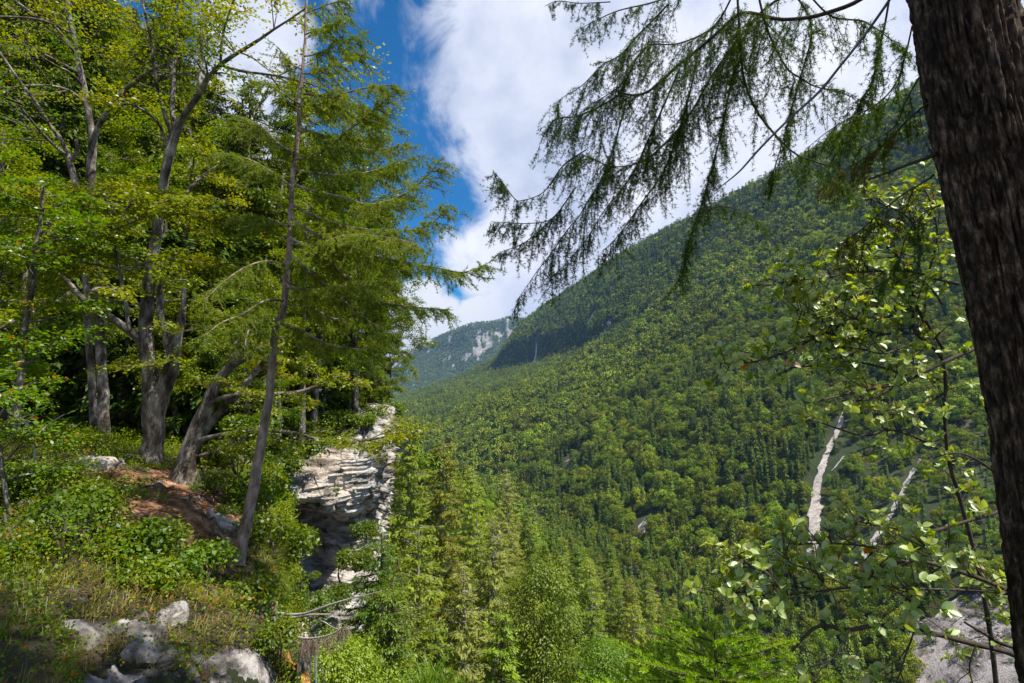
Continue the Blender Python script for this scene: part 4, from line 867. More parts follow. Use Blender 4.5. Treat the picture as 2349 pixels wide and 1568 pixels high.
def shoots(T_, paths, g, n_side, L_side, n_sub=5, up=.25, flat=.5, start=.25):
    """side branches off limbs, twigs off those; returns twig bases, directions, lengths"""
    tb, td, tl = [], [], []
    for (sp, sr) in paths:
        ln = np.linalg.norm(np.diff(sp, axis=0), axis=1).sum(); k = max(2, int(n_side * ln))
        for _ in range(k):
            f = start + (1 - start) * g.random() ** .8; i = min(len(sp) - 2, int(f * (len(sp) - 1))); b = sp[i]; ax = unit(sp[i + 1] - sp[i])
            v = unit(g.normal(size=3)); v -= ax * v.dot(ax); v = unit(unit(v) * .9 + ax * .6 + np.array([0, 0, up])); v[2] *= (1 - flat); v = unit(v)
            Ls = L_side * (.5 + .8 * g.random()) * (1.15 - .5 * f); r0 = min(sr[i] * .5, .03 + Ls * .008)
            n = 6; pts = [b]; d = v.copy()
            for s_ in range(n): d = unit(d + g.normal(size=3) * .16 * np.array([1, 1, .6]) + np.array([0, 0, -.03])); pts.append(pts[-1] + d * Ls / n)
            pts = np.array(pts); T_.add(pts, np.linspace(r0, .005, n + 1), 5)
            for _ in range(n_sub):
                j = g.integers(1, n + 1); sd = unit(np.cross(d, [0, 0, 1.]) * g.choice([-1, 1]) * (.5 + .6 * g.random()) + unit(pts[j] - pts[j - 1]) * .7 + g.normal(size=3) * .15)
                l = Ls * (.28 + .35 * g.random()); tb.append(pts[j]); td.append(sd); tl.append(l)
                T_.add(np.array([pts[j], pts[j] + sd * l * .5 + np.array([0, 0, .01]), pts[j] + sd * l + np.array([0, 0, -.03 * l])]), [.006, .004, .002], 3)
            tb.append(pts[n - 2]); td.append(unit(pts[n] - pts[n - 2])); tl.append(Ls * .4)
    return np.array(tb), np.array(td), np.array(tl)
def spray(tb, td, tl, g, per_m, size, flat=.75, thick=.05):
    """leaves in flattish sprays along twigs"""
    cnt = np.maximum(4, (tl * per_m)).astype(int); idx = np.repeat(np.arange(len(tb)), cnt); m = len(idx)
    f = g.random(m) * 1.1; d = td[idx]; up = unit(np.array([0, 0, 1.]) + g.normal(size=(m, 3)) * .15); sd = unit(np.cross(d, up)) * g.choice([-1, 1], m)[:, None]
    w_ = tl[idx] * .38 * (1.15 - f) * g.random(m)
    pos = tb[idx] + d * (tl[idx] * f)[:, None] + sd * w_[:, None] + g.normal(size=(m, 3)) * thick * np.array([1, 1, .7]) - np.array([0, 0, .10]) * (f ** 2 * tl[idx])[:, None]
    dd = d * .6 + sd * .8 + np.array([0, 0, -.25]) + g.normal(size=(m, 3)) * .35; nn = np.array([0, 0, 1.]) * flat + g.normal(size=(m, 3)) * .45
    s = size * (.65 + .6 * g.random(m)); return leaves(pos, dd, nn, s, s * .6, fold=.08)
def finish(root, T_, LV, bark, leafm, tname='trunk', cname='crown'):
    obj(tname, T_.build(tname, bark), root)
    if LV is not None: obj(cname, mesh(cname, LV[0], [LV[1]], leafm), root)

g = np.random.default_rng(301)
# beech with forked trunk, in the middle of the left half
r = thing('beech_tree', 'gnarled forked grey beech with knobbly base standing on the ledge above the path', 'tree'); T_ = Tubes(); Y = 13.2
a1 = limb(T_, [(340,1075,52),(345,1040,36),(352,1000,31),(352,955,34),(356,915,38),(348,880,30),(341,840,25),(334,790,25),(334,740,23),(339,690,21),(342,640,19),(352,585,17),(364,520,16),(372,450,15),(384,385,15),(397,325,17),(408,290,17),(420,270,12)], Y, bump=.22, sides=22, seed=1, n_per=7)
a2 = limb(T_, [(366,925,24),(382,880,24),(394,840,22),(402,790,20),(412,745,15),(420,705,9),(424,660,6)], Y, bump=.2, sides=14, seed=2)
a3 = limb(T_, [(392,820,14),(378,760,12),(368,710,11),(366,660,10),(360,610,8),(352,560,7)], Y, bump=.1, seed=3)
l1 = limb(T_, [(408,290,12),(430,255,12),(458,215,11),(478,180,9),(505,150,8),(540,125,7),(585,98,6),(640,60,4),(700,20,3)], (Y, Y - 1.5), seed=4)
l2 = limb(T_, [(402,300,9),(394,255,9),(398,205,8),(400,150,8),(412,80,7),(420,10,6),(426,-80,5)], (Y, Y + .5), seed=5)
l3 = limb(T_, [(395,310,7),(374,250,7),(358,190,6),(352,130,6),(340,60,5),(318,-30,4)], (Y, Y - .6), seed=6)
l4 = limb(T_, [(388,345,6),(368,290,6),(335,258,5),(290,238,4),(250,245,3)], (Y, Y - 1.5), seed=7)
l5 = limb(T_, [(462,212,8),(458,170,7),(463,110,6),(470,40,6),(485,-60,5)], (Y, Y + .4), seed=8)
l6 = limb(T_, [(331,795,17),(300,762,14),(262,735,13),(228,712,13),(192,688,12),(160,655,10),(130,625,8),(100,590,5)], (Y, Y - 1.6), bump=.12, seed=9)
l7 = limb(T_, [(160,672,8),(135,690,7),(100,706,6),(50,730,6),(-20,765,5)], (Y - 1.4, Y - 2), seed=10)
l8 = limb(T_, [(215,705,8),(200,680,7),(225,662,6),(262,664,6),(300,680,5),(325,705,5)], (Y - 1, Y), seed=11)
l9 = limb(T_, [(372,500,6),(410,470,6),(440,430,5),(470,400,4),(500,380,3)], (Y, Y + 1), seed=12)
l10 = limb(T_, [(505,150,5),(560,165,5),(620,172,4),(700,190,3),(760,215,2)], (Y - .8, Y - 2.), seed=13)
l11 = limb(T_, [(505,150,5),(510,80,5),(530,20,4),(560,-50,3)], (Y, Y - .8), seed=14)
l12 = limb(T_, [(345,620,5),(300,590,5),(250,570,4),(190,560,3)], (Y, Y - 3), seed=15)
tw = shoots(T_, [l1, l2, l3, l5, l10, l11], g, 2.6, 1.5, 6, up=.2, flat=.3, start=.30); L1 = spray(*tw, g, 50, .085, thick=.09)
tw = shoots(T_, [l4, l9, l12, a3, a2, l7], g, 3, 1.1, 6, up=.1, flat=.75, start=.3); L2 = spray(*tw, g, 60, .085)
LV = (np.concatenate([L1[0], L2[0]]), np.concatenate([L1[1], L2[1] + len(L1[0])])); finish(r, T_, LV, m_bark_grey, f_beech)

# beech B, behind to the left
r = thing('beech_tree', 'straight beech with dark forking trunk, left of the gnarled forked beech', 'tree'); T_ = Tubes(); Y = 15.5
limb(T_, [(238,1010,20),(236,900,17),(232,780,16),(226,680,16),(220,600,15),(214,545,16),(210,490,15),(205,440,17),(209,380,16),(212,310,15)], Y, bump=.08, sides=14, seed=21)
l1 = limb(T_, [(212,315,13),(200,240,13),(190,190,12),(181,140,11),(170,90,9),(158,30,8),(148,-60,6)], Y, seed=22)
l2 = limb(T_, [(216,310,11),(238,268,10),(262,232,9),(300,195,8),(345,165,7),(395,140,5),(440,125,3)], (Y, Y - 1.5), seed=23)
l3 = limb(T_, [(196,238,7),(165,212,6),(120,198,5),(60,198,5),(-20,208,4)], (Y, Y - 1.5), seed=24)
l4 = limb(T_, [(181,140,8),(150,90,7),(120,60,6),(60,20,5),(0,-30,4)], (Y, Y - 1), seed=25)
l5 = limb(T_, [(178,120,7),(160,60,7),(152,0,7),(150,-60,5)], (Y, Y + .5), seed=26)
l6 = limb(T_, [(345,168,5),(380,175,5),(430,168,4),(500,170,3)], (Y - 1, Y - 2), seed=27)
l7 = limb(T_, [(218,470,7),(250,455,6),(290,445,5),(340,440,4)], (Y, Y - 3), seed=28)
l8 = limb(T_, [(208,500,6),(150,480,6),(90,455,5),(20,425,4)], (Y, Y - 4), seed=29)
tw = shoots(T_, [l1, l3, l4, l5, l6, l2], g, 2.2, 1.5, 6, up=.2, flat=.3, start=.3); L1 = spray(*tw, g, 26, .09, thick=.09)
tw = shoots(T_, [l7, l8], g, 5, 1.2, 7, up=.05, flat=.85, start=.1); L2 = spray(*tw, g, 70, .085)
finish(r, T_, (np.concatenate([L1[0], L2[0]]), np.concatenate([L1[1], L2[1] + len(L1[0])])), m_bark_grey, f_beech)

# tree C, crooked at the far left
r = thing('beech_tree', 'crooked leaning tree with bare arching limbs at the far upper left', 'tree'); T_ = Tubes(); Y = 14
limb(T_, [(215,980,12),(205,800,12),(198,640,12),(190,520,12),(180,450,12),(166,390,12),(158,350,11)], Y, bump=.1, seed=31)
l1 = limb(T_, [(160,365,10),(140,320,8),(115,290,7),(85,240,7),(50,195,6),(20,150,5),(-20,100,4)], (Y, Y - 1), seed=32)
l2 = limb(T_, [(158,360,8),(120,330,6),(85,290,5),(50,250,5)], (Y, Y - 1.5), seed=33)
l3 = limb(T_, [(165,370,8),(178,345,7),(172,322,6)], Y, seed=34)
l4 = limb(T_, [(-40,40,6),(40,40,5),(100,48,5),(160,75,4)], (Y - 2, Y - 1), seed=35)
tw = shoots(T_, [l1, l2, l4], g, 3, 1.3, 6, up=.1, flat=.6, start=.2); LV = spray(*tw, g, 26, .085); finish(r, T_, LV, m_bark_grey, f_beech2)

# E: leaning twin trunk with spreading root foot
r = thing('beech_tree', 'leaning beech with twin trunks and a wide spread of roots beside the path', 'tree'); T_ = Tubes(); Y = 12.4
limb(T_, [(432,1118,58),(430,1088,46),(432,1055,32),(442,1015,27),(455,975,23),(474,930,20),(498,880,17),(525,845,14),(560,815,11)], Y, bump=.2, sides=20, seed=41, n_per=7)
e2 = limb(T_, [(448,1010,18),(488,965,14),(525,925,11),(560,885,10),(590,850,9),(625,810,8),(655,770,5)], (Y, Y + .8), bump=.1, seed=42)
e3 = limb(T_, [(470,935,9),(505,915,8),(560,905,8),(620,905,7),(690,900,7),(740,880,6),(762,862,5)], (Y, Y - .8), seed=43)
e4 = limb(T_, [(450,1012,8),(500,1000,7),(560,990,6),(640,990,6),(710,1002,5),(780,1018,5),(850,1008,4),(905,1000,2)], (Y, Y - 1.2), seed=44)
e5 = limb(T_, [(440,1050,7),(480,1040,7),(530,1020,7),(580,990,5),(610,975,4)], (Y, Y - .4), seed=45)
e6 = limb(T_, [(530,842,9),(565,822,8),(600,800,6),(640,770,4)], Y, seed=46)
e7 = limb(T_, [(500,880,12),(520,850,11),(540,810,10),(548,770,8),(560,720,6)], (Y, Y + .6), bump=.1, seed=47)
for k, pth in enumerate([[(420,1095,22),(385,1110,15),(350,1118,9),(318,1130,4)],[(440,1100,22),(470,1112,15),(495,1122,8),(515,1128,3)],[(428,1100,22),(410,1130,13),(395,1150,7),(375,1162,3)],[(440,1105,18),(445,1135,10),(455,1160,5)],[(345,1060,26),(320,1072,12),(300,1085,5)],[(350,1062,24),(372,1085,10),(392,1098,4)]]):
    limb(T_, pth, Y if k < 4 else 13, bump=.25, seed=50 + k)
tw = shoots(T_, [e3, e6, e2, e7], g, 3.6, .9, 7, up=.1, flat=.7, start=.3); L1 = spray(*tw, g, 75, .075)
tw = shoots(T_, [e4, e5], g, 4, .9, 7, up=.15, flat=.85, start=.35); L2 = spray(*tw, g, 75, .07)
finish(r, T_, (np.concatenate([L1[0], L2[0]]), np.concatenate([L1[1], L2[1] + len(L1[0])])), m_bark_grey, f_beech)

# dead spindly trunk and sapling stems in the shade
def small(name, label, cat, paths, y, leafm=None, per=3, L_=.7, size=.07, bark=None, flat=.6, pm=36):
    r = thing(name, label, cat); T_ = Tubes(); ps = [limb(T_, p, y, seed=hash(label) % 97 + i) for i, p in enumerate(paths)]
    LV = None
    if leafm: tw = shoots(T_, ps, g, per, L_, 6, up=.15, flat=flat, start=.2); LV = spray(*tw, g, pm, size)
    finish(r, T_, LV, bark or m_bark_grey, leafm, 'stem', 'leaves'); return r
small('bare_snag', 'pale hooked dead branch rising from the grass at the left', 'dead wood', [[(72,1110,6),(78,1060,6),(80,1025,7),(70,985,6),(50,962,5),(28,945,4)],[(80,1020,4),(100,985,3),(125,965,3),(150,950,2)],[(100,985,3),(80,960,3),(60,945,2)]], 10.5, bark=m_dead)
small('sapling', 'dark thin forked sapling on the bank at the lower left', 'sapling', [[(140,1340,7),(138,1300,6),(143,1240,5),(150,1190,3),(158,1150,2)],[(140,1300,5),(170,1240,4),(195,1205,3),(215,1175,2)],[(138,1330,6),(95,1275,5),(50,1255,5),(20,1220,6),(10,1180,5)],[(135,1255,4),(120,1215,4),(108,1190,3)]], 7.2, f_beech2, 3, .35, .05, bark=m_bark_brown)
small('slender_tree', 'faint grey trunk at the far left edge among hanging leaves', 'tree', [[(40,1000,13),(45,900,12),(52,800,11),(66,700,10),(80,600,10),(92,500,8),(100,420,6)],[(66,700,6),(30,690,5),(-20,700,4)],[(80,600,6),(120,560,4),(160,540,3)]], 9.5, f_beech2, 6, 1.1, .08, pm=80)
small('slender_tree', 'young layered beech spreading flat yellow green leaves in front of the two big trunks', 'tree', [[(300,760,7),(280,640,7),(262,560,7),(250,500,6)],[(262,560,5),(200,500,5),(120,465,4),(30,430,4),(-40,420,3)],[(255,530,5),(330,500,5),(400,490,5),(470,500,4),(545,505,3)],[(275,620,5),(350,600,5),(430,595,4),(520,620,3),(600,640,2)],[(275,620,5),(190,600,4),(110,580,4),(20,560,3)],[(258,540,4),(300,470,4),(360,465,3),(440,455,3)]], 10.2, f_beech, 6.5, .85, .075, flat=.9, pm=85)
small('slender_tree', 'young leafy tree at the left edge with dense green leaves low over the bank', 'tree', [[(20,1180,8),(10,1080,7),(-10,960,6),(-20,860,5)],[(-5,960,4),(40,900,3),(90,870,3)],[(10,1060,4),(60,1010,3)]], 8.2, f_beech2, 6, .8, .07, pm=85)

# ---- leaning larch on the edge
r = thing('larch_tree', 'tall leaning larch with bare grey lower trunk rooted at the edge of the path', 'tree'); T_ = Tubes(); Y = 9.6
tr = limb(T_, [(545,1302,24),(548,1285,19),(565,1200,17.5),(582,1110,16),(600,1010,14.5),(612,950,13),(620,900,12.5),(624,830,11.5),(633,760,11),(650,710,11),(654,640,10),(664,560,9),(668,480,8.5),(673,400,8),(680,330,7.5),(687,250,7),(693,180,6),(698,100,5),(704,20,4),(712,-80,3),(722,-200,2)], (Y, Y + .6), bump=.07, sides=20, seed=61, n_per=7)
larch = []
def larch_limb(path, y, seed): larch.append(limb(T_, path, y, seed=seed, sides=6))
for k, (pth, y) in enumerate([
    ([(676,425,6),(720,440,5),(790,455,5),(850,470,4),(920,450,3),(975,410,2),(1010,370,1)], (Y, Y - 1)),
    ([(672,505,6),(740,545,5),(830,580,5),(920,600,4),(1000,615,3),(1060,625,2),(1115,608,1)], (Y, Y - 1.2)),
    ([(665,545,5),(740,590,5),(820,660,4),(880,695,3),(960,705,2),(1040,712,1)], (Y, Y - .6)),
    ([(668,470,5),(740,505,5),(820,525,4),(900,530,3),(980,520,2),(1035,470,1)], (Y, Y - 1.6)),
    ([(678,365,5),(715,362,4),(760,335,4),(800,300,3),(840,270,2),(900,215,1)], (Y, Y - .8)),
    ([(676,390,5),(740,400,4),(820,400,3),(900,380,2),(960,355,1)], (Y, Y + .8)),
    ([(684,300,4),(730,305,4),(790,330,3),(860,345,2),(930,330,1)], (Y, Y - .3)),
    ([(688,245,4),(730,240,3),(790,215,3),(850,200,2),(905,195,1)], (Y, Y - .9)),
    ([(690,215,4),(740,220,3),(800,235,2),(880,270,1)], (Y, Y + .5)),
    ([(694,170,3),(730,165,3),(780,145,2),(830,120,1)], (Y, Y - .4)),
    ([(697,130,3),(740,120,3),(790,95,2),(835,85,1)], (Y, Y + .5)),
    ([(700,80,3),(740,65,2),(800,40,1)], (Y, Y - .4)), ([(703,30,3),(740,15,2),(790,0,1)], Y),
    ([(664,580,5),(720,630,4),(790,690,3),(850,740,2),(900,770,1)], (Y, Y - 1)),
    ([(655,640,4),(700,690,4),(760,730,3),(820,735,2),(860,745,1)], (Y, Y + .6)),
    ([(668,430,4),(630,400,4),(580,370,3),(530,355,2),(490,350,1)], (Y, Y - 1)),
    ([(672,350,4),(640,330,3),(600,290,2),(560,270,1)], (Y, Y + .8)), ([(655,610,4),(610,600,4),(560,615,3),(510,650,2),(470,690,1)], (Y, Y - 1.4)),
    ([(650,690,5),(610,690,4),(560,720,3),(510,740,2),(470,770,1)], (Y, Y - 1.6)), ([(636,745,5),(600,735,4),(570,760,3),(560,810,1)], (Y, Y - 1)),
    ([(688,240,3),(655,220,3),(610,190,2),(580,190,1)], (Y, Y - .5)), ([(692,160,3),(665,140,2),(640,110,1)], Y), ([(660,520,4),(620,505,3),(570,500,2),(540,520,1)], (Y, Y + .8)),
    ([(640,740,4),(690,760,4),(750,790,3),(810,800,2),(860,800,1)], (Y, Y - 1)), ([(655,660,4),(720,665,3),(800,650,2),(880,640,1)], (Y, Y - 1.6)),
    ([(664,560,4),(730,560,4),(800,540,3),(890,545,2),(960,560,1)], (Y, Y - 2.2))]): larch_limb(pth, y, 70 + k)
def larch_dress(T_, limbs, g, per_m, Ls, tuft_gap, nl, needle, wd, down=.55, start=.12, tw_r=.003, sub=3):
    """hanging twigs with needle tufts"""
    C_, A_ = [], []
    for sp, sr in limbs:
        seg = np.linalg.norm(np.diff(sp, axis=0), axis=1); ln = seg.sum(); cum = np.r_[0, np.cumsum(seg)] / ln; k = int(per_m * ln * (1 - start))
        for _ in range(k):
            f = start + (1 - start) * g.random(); b = np.array([np.interp(f, cum, sp[:, i]) for i in range(3)]); i = min(len(sp) - 2, np.searchsorted(cum, f)); ax = unit(sp[i + 1] - sp[i] if i + 1 < len(sp) else sp[-1] - sp[-2])
            sd = unit(np.cross(ax, [0, 0, 1.])) * g.choice([-1, 1]); v = unit(ax * (.3 + .5 * g.random()) + sd * (.2 + .9 * g.random()) - np.array([0, 0, down * (.2 + g.random())]))
            l = Ls * (.35 + .9 * g.random()) * (1.1 - .55 * f); n = 5; pts = [b]; d = v
            for _s in range(n): d = unit(d + np.array([0, 0, -.16 * down]) + g.normal(size=3) * .12); pts.append(pts[-1] + d * l / n)
            pts = np.array(pts); T_.add(pts, np.linspace(tw_r, tw_r * .4, n + 1), 3)
            lines = [(pts, l)]
            for _q in range(sub):
                j = g.integers(1, n); v2 = unit(d + g.normal(size=3) * .55 - np.array([0, 0, .3 * down])); l2 = l * (.2 + .35 * g.random()); q = np.array([pts[j] + v2 * l2 * x for x in (0, .5, 1)]); q[1:, 2] -= l2 * .05; T_.add(q, [tw_r * .6, tw_r * .5, tw_r * .3], 3); lines.append((q, l2))
            for q, ll in lines:
                m = max(2, int(ll / tuft_gap)); u = (np.arange(m) + .3 + .5 * g.random(m)) / m; xi = np.linspace(0, 1, len(q))
                C_.append(np.stack([np.interp(u, xi, q[:, c]) for c in range(3)], 1)); A_.append(np.repeat(unit(q[-1] - q[0])[None], m, 0))
    c = np.concatenate(C_); a = np.concatenate(A_); c = np.repeat(c, nl, 0); a = np.repeat(a, nl, 0); m = len(c)
    d = unit(g.normal(size=(m, 3)) + a * .5); s = unit(np.cross(d, g.normal(size=(m, 3)))) * wd / 2; l = (needle * (.6 + .7 * g.random(m)))[:, None]
    V = np.stack([c - s, c + s, c + d * l + s * .4, c + d * l - s * .4], 1).reshape(-1, 3); print('needles', m)
    return V, np.arange(m * 4).reshape(m, 4)
LV = larch_dress(T_, larch, g, 46, .60, .030, 6, .034, .008, down=.45, sub=3, tw_r=.0035)
finish(r, T_, LV, m_bark_larch, f_larch_near)
# ------------------------------------------------------------------ leaves and trees filling the forest on the left
g = np.random.default_rng(404)
def broad_near(seed, H, Rm, n_limb=16, size=.125, pm=62):
    g_ = np.random.default_rng(seed); T_ = Tubes(); zs = np.linspace(-1, H * .92, 9); wob = np.cumsum(g_.normal(size=(9, 2)) * .12, axis=0)
    tr = np.column_stack([wob, zs]); T_.add(tr, np.interp(zs, [-1, H], [.20, .03]), 9); ls = []
    for k in range(n_limb):
        h = .22 + .72 * (k + g_.random()) / n_limb; a = k * 2.4 + g_.random() * .8; b = np.array([np.interp(H * h, zs, tr[:, 0]), np.interp(H * h, zs, tr[:, 1]), H * h]); l = Rm * math.sin(min(1, (1.12 - h) * 1.6) * 1.57) * (.7 + .4 * g_.random())
        u = np.array([math.cos(a), math.sin(a), 0]); q = np.array([b, b + u * l * .35 + [0, 0, l * .22], b + u * l * .7 + [0, 0, l * .32], b + u * l + [0, 0, l * .3]]); q[1:] += g_.normal(size=(3, 3)) * .12
        sp, sr = smooth_path(q, np.array([.05, .035, .02, .008]), 3); T_.add(sp, sr, 5); ls.append((sp, sr))
    tw = shoots(T_, ls, g_, 3.0, 1.3, 7, up=.1, flat=.5, start=.12); return T_, *spray(*tw, g_, pm, size, thick=.13)
f_forest = foliage('forest_leaves', (.055, .115, .008), (.145, .215, .012), (.19, .225, .014), trans=.48, gloss=.06, rough=.4, scale=.4, per_object=.45, accent=(.02, (.38, .13, .03)))
f_dark = foliage('dark_needles', (.022, .050, .007), (.055, .10, .014), (.07, .11, .012), trans=.15, gloss=.04, per_object=.4, scale=.4)
f_weep = foliage('weeping_needles', (.055, .09, .012), (.12, .16, .022), (.10, .14, .018), trans=.25, gloss=.03, per_object=.4, scale=.4)
def reg(nm, tvq, fm_, bm, H): PROTO[nm] = (tvq[0].build('trunk', bm), mesh('crown', tvq[1], [tvq[2]], fm_)); HT[nm] = H
reg('beech_a', broad_near(31, 15, 3.6), f_forest, m_bark_grey, 15); reg('beech_b', broad_near(32, 12, 3.2, 14), f_forest, m_bark_grey, 12); reg('beech_c', broad_near(33, 18, 3.8, 20), f_forest, m_bark_grey, 18)
reg('dark_a', conifer_high(34, 11, 2.6, 30, 'spruce', 2.2, bare=.05), f_dark, m_bark_brown, 11); reg('dark_b', conifer_high(35, 18, 3.0, 44, 'spruce', 1.8), f_dark, m_bark_brown, 18)
reg('weep_a', conifer_high(36, 22, 3.4, 50, 'larch', 1.8), f_weep, m_bark_grey, 22)
bs, bt = np.meshgrid(np.linspace(.35, 1, 200), np.linspace(0, 1, 200), indexing='ij'); BS = bk(bs.ravel(), bt.ravel())
def bank_z(x, y): d = (BS[:, 0] - x) ** 2 + (BS[:, 1] - y) ** 2; return BS[np.argmin(d), 2]
LEFT = [  # px of the foot, distance, prototype, scale, name, label
 (812, 31, 'beech_c', 1.0, 'beech_tree', 'tall leafy tree on the cliff edge, outermost crown against the blue sky'),
 (770, 35, 'beech_c', 1.1, 'beech_tree', 'leafy tree on the cliff top just behind the larch branches'),
 (855, 38, 'beech_b', 1.0, 'beech_tree', 'small leafy tree at the very tip of the cliff, half bare at its top'),
 (872, 41, 'beech_c', .78, 'beech_tree', 'leafy tree at the right end of the cliff, below the long larch branches'),
 (892, 46, 'beech_b', .62, 'beech_tree', 'small leafy tree whose crown touches the far mountain in view'),
 (846, 45, 'weep_a', .62, 'larch_tree', 'narrow conifer on the cliff tip, seen below the long larch branches'),
 (720, 29, 'beech_a', 1.0, 'beech_tree', 'yellowish leafy tree right of the larch trunk on the cliff top'),
 (660, 33, 'weep_a', .95, 'larch_tree', 'tall larch behind the leaning larch, its trunk thin and straight'),
 (690, 24, 'beech_b', .85, 'beech_tree', 'low leafy tree right behind the larch trunk, above the white rock'),
 (600, 27, 'beech_a', 1.05, 'beech_tree', 'leafy tree filling the gap between the forked beech and the larch'),
 (540, 24, 'weep_a', .72, 'larch_tree', 'light green weeping conifer between the forked beech and the larch'),
 (520, 33, 'beech_c', 1.0, 'beech_tree', 'tall leafy tree behind the forked beech, right side'),
 (470, 20, 'dark_a', .8, 'spruce_tree', 'dark young spruce in the shade behind the twin leaning trunks'),
 (440, 28, 'beech_a', 1.1, 'beech_tree', 'broad leafy tree directly behind the forked beech'),
 (350, 24, 'dark_a', .9, 'spruce_tree', 'dark spruce with level boughs behind the gnarled beech base'),
 (290, 20, 'dark_a', .75, 'spruce_tree', 'low dark spruce in the deep shade left of the gnarled beech'),
 (330, 34, 'weep_a', 1.0, 'larch_tree', 'big weeping conifer high up behind the two beech trunks'),
 (180, 22, 'dark_a', .9, 'spruce_tree', 'dark spruce behind the crooked leaning tree, level boughs in shade'),
 (220, 30, 'beech_b', 1.0, 'beech_tree', 'leafy tree between the crooked tree and the straight beech'),
 (90, 24, 'dark_b', .8, 'spruce_tree', 'taller dark spruce at the left, behind the faint grey trunk'),
 (120, 33, 'weep_a', 1.0, 'larch_tree', 'large weeping conifer covering the upper left hillside'),
 (0, 28, 'weep_a', .95, 'larch_tree', 'weeping conifer cut by the left edge of the picture'),
 (-40, 20, 'beech_b', 1.0, 'beech_tree', 'leafy tree cut by the left edge, above the bank'),
 (30, 15, 'beech_b', .62, 'beech_tree', 'small leafy tree at the left edge between bank and forest'),
 (400, 19, 'beech_b', .55, 'beech_tree', 'little bright leafy tree in the gap behind the twin leaning trunks'),
 (560, 19, 'beech_b', .5, 'beech_tree', 'little leafy tree just behind the lower larch trunk, left side'),
 (640, 22, 'beech_b', .45, 'beech_tree', 'bright leafy bush above the pale cliff, right of the lower larch trunk'),
 (740, 31, 'beech_b', .42, 'beech_tree', 'bush on the cliff lip with yellow green leaves, right end of the long low branch'),
 (800, 33, 'beech_b', .5, 'beech_tree', 'bushy small tree on the cliff lip above the white rock face'),
 (862, 35, 'beech_b', .30, 'beech_tree', 'small orange tinged bush hanging over the right end of the cliff lip')]
for a, y, nm, s, name, lb in LEFT:
    x = P(a, 950, y)[0]; z = bank_z(x, y) if a < 600 else P(a, 955, y)[2]
    put_tree(nm, name, lb, (x, y, z - .3), g.random() * 6.28, s)
# hillside wood behind them
pl_ = [np.array([P(a, 950, y)[0], y]) for a, y, *_ in LEFT]
for k in range(1500):
    y = 36 + 60 * g.random(); a = -200 + 1020 * g.random(); x = P(a, 900, y)[0]; q = np.array([x, y])
    if min(np.hypot(*(q - r_)) for r_ in pl_) < 5.2: continue
    if a > 780: continue
    nm = ('beech_a', 'beech_c', 'weep_a', 'dark_b')[g.choice(4, p=[.25, .25, .35, .15])]; z = bank_z(x, y); s = .8 + .3 * g.random()
    tx, ty = to_px(np.array([x, y, z + HT[nm] * s]))
    lim = np.interp(tx, [0, 520, 600, 700, 800, 850], [-2000, -600, 330, 420, 560, 760])
    if ty < lim: s *= .7
    tx, ty = to_px(np.array([x, y, z + HT[nm] * s]))
    if ty < lim: continue
    pl_.append(q); kd = {'b': ('beech_tree', 'leafy tree'), 'w': ('larch_tree', 'weeping conifer'), 'd': ('spruce_tree', 'dark spruce')}[nm[0]]
    where = 'of the wood climbing the hillside at the upper left' if a < 420 else 'of the wood behind the leaning larch'
    kd = (kd[0], ('tall ' if s > .98 else 'low ' if s < .75 else '') + kd[1]); where = where.replace(' of the wood', '') + (', far up' if y > 62 else ', near the front' if y < 46 else ', midway up')
    put_tree(nm, kd[0], kd[1] + ' ' + where, (x, y, z - .3), g.random() * 6.28, s, group=kd[1] + 's ' + where)
print('left trees', len(pl_))
# shrubs on the bank and cliff side
def shrub(seed, R_, size=.06, n=1500):
    g_ = np.random.default_rng(seed); T_ = Tubes(); pos, nn = [], []
    for k in range(9):
        a = g_.random() * 6.28; u = np.array([math.cos(a) * .6, math.sin(a) * .6, .8]); q = np.array([[0, 0, -.1], u * R_ * .5, u * R_ * np.array([1.1, 1.1, .9])]); T_.add(q, [.012, .008, .003], 4)
        c = q[2] * .85; m = n // 9; v = unit(g_.normal(size=(m, 3))); pos.append(c + v * (R_ * .5 * g_.random(m) ** .5)[:, None]); nn.append(v * .5 + np.array([0, 0, 1.]) + g_.normal(size=(m, 3)) * .4)
    pos, nn = np.concatenate(pos), np.concatenate(nn); d = g_.normal(size=pos.shape); d[:, 2] -= .4; s = size * (.6 + .7 * g_.random(len(pos))); return T_, *leaves(pos, d, nn, s * 1.2, s * .8, fold=.1)
f_shrub = foliage('shrub_leaves', (.045, .09, .007), (.125, .185, .011), (.16, .20, .012), trans=.4, gloss=.08, per_object=.4)
reg('shrub_a', shrub(41, .5), f_shrub, m_bark_brown, .8); reg('shrub_b', shrub(42, .6, .07, 1300), f_shrub, m_bark_brown, .9); reg('shrub_c', shrub(43, .9, .10, 2600), f_shrub, m_bark_brown, 1.4)
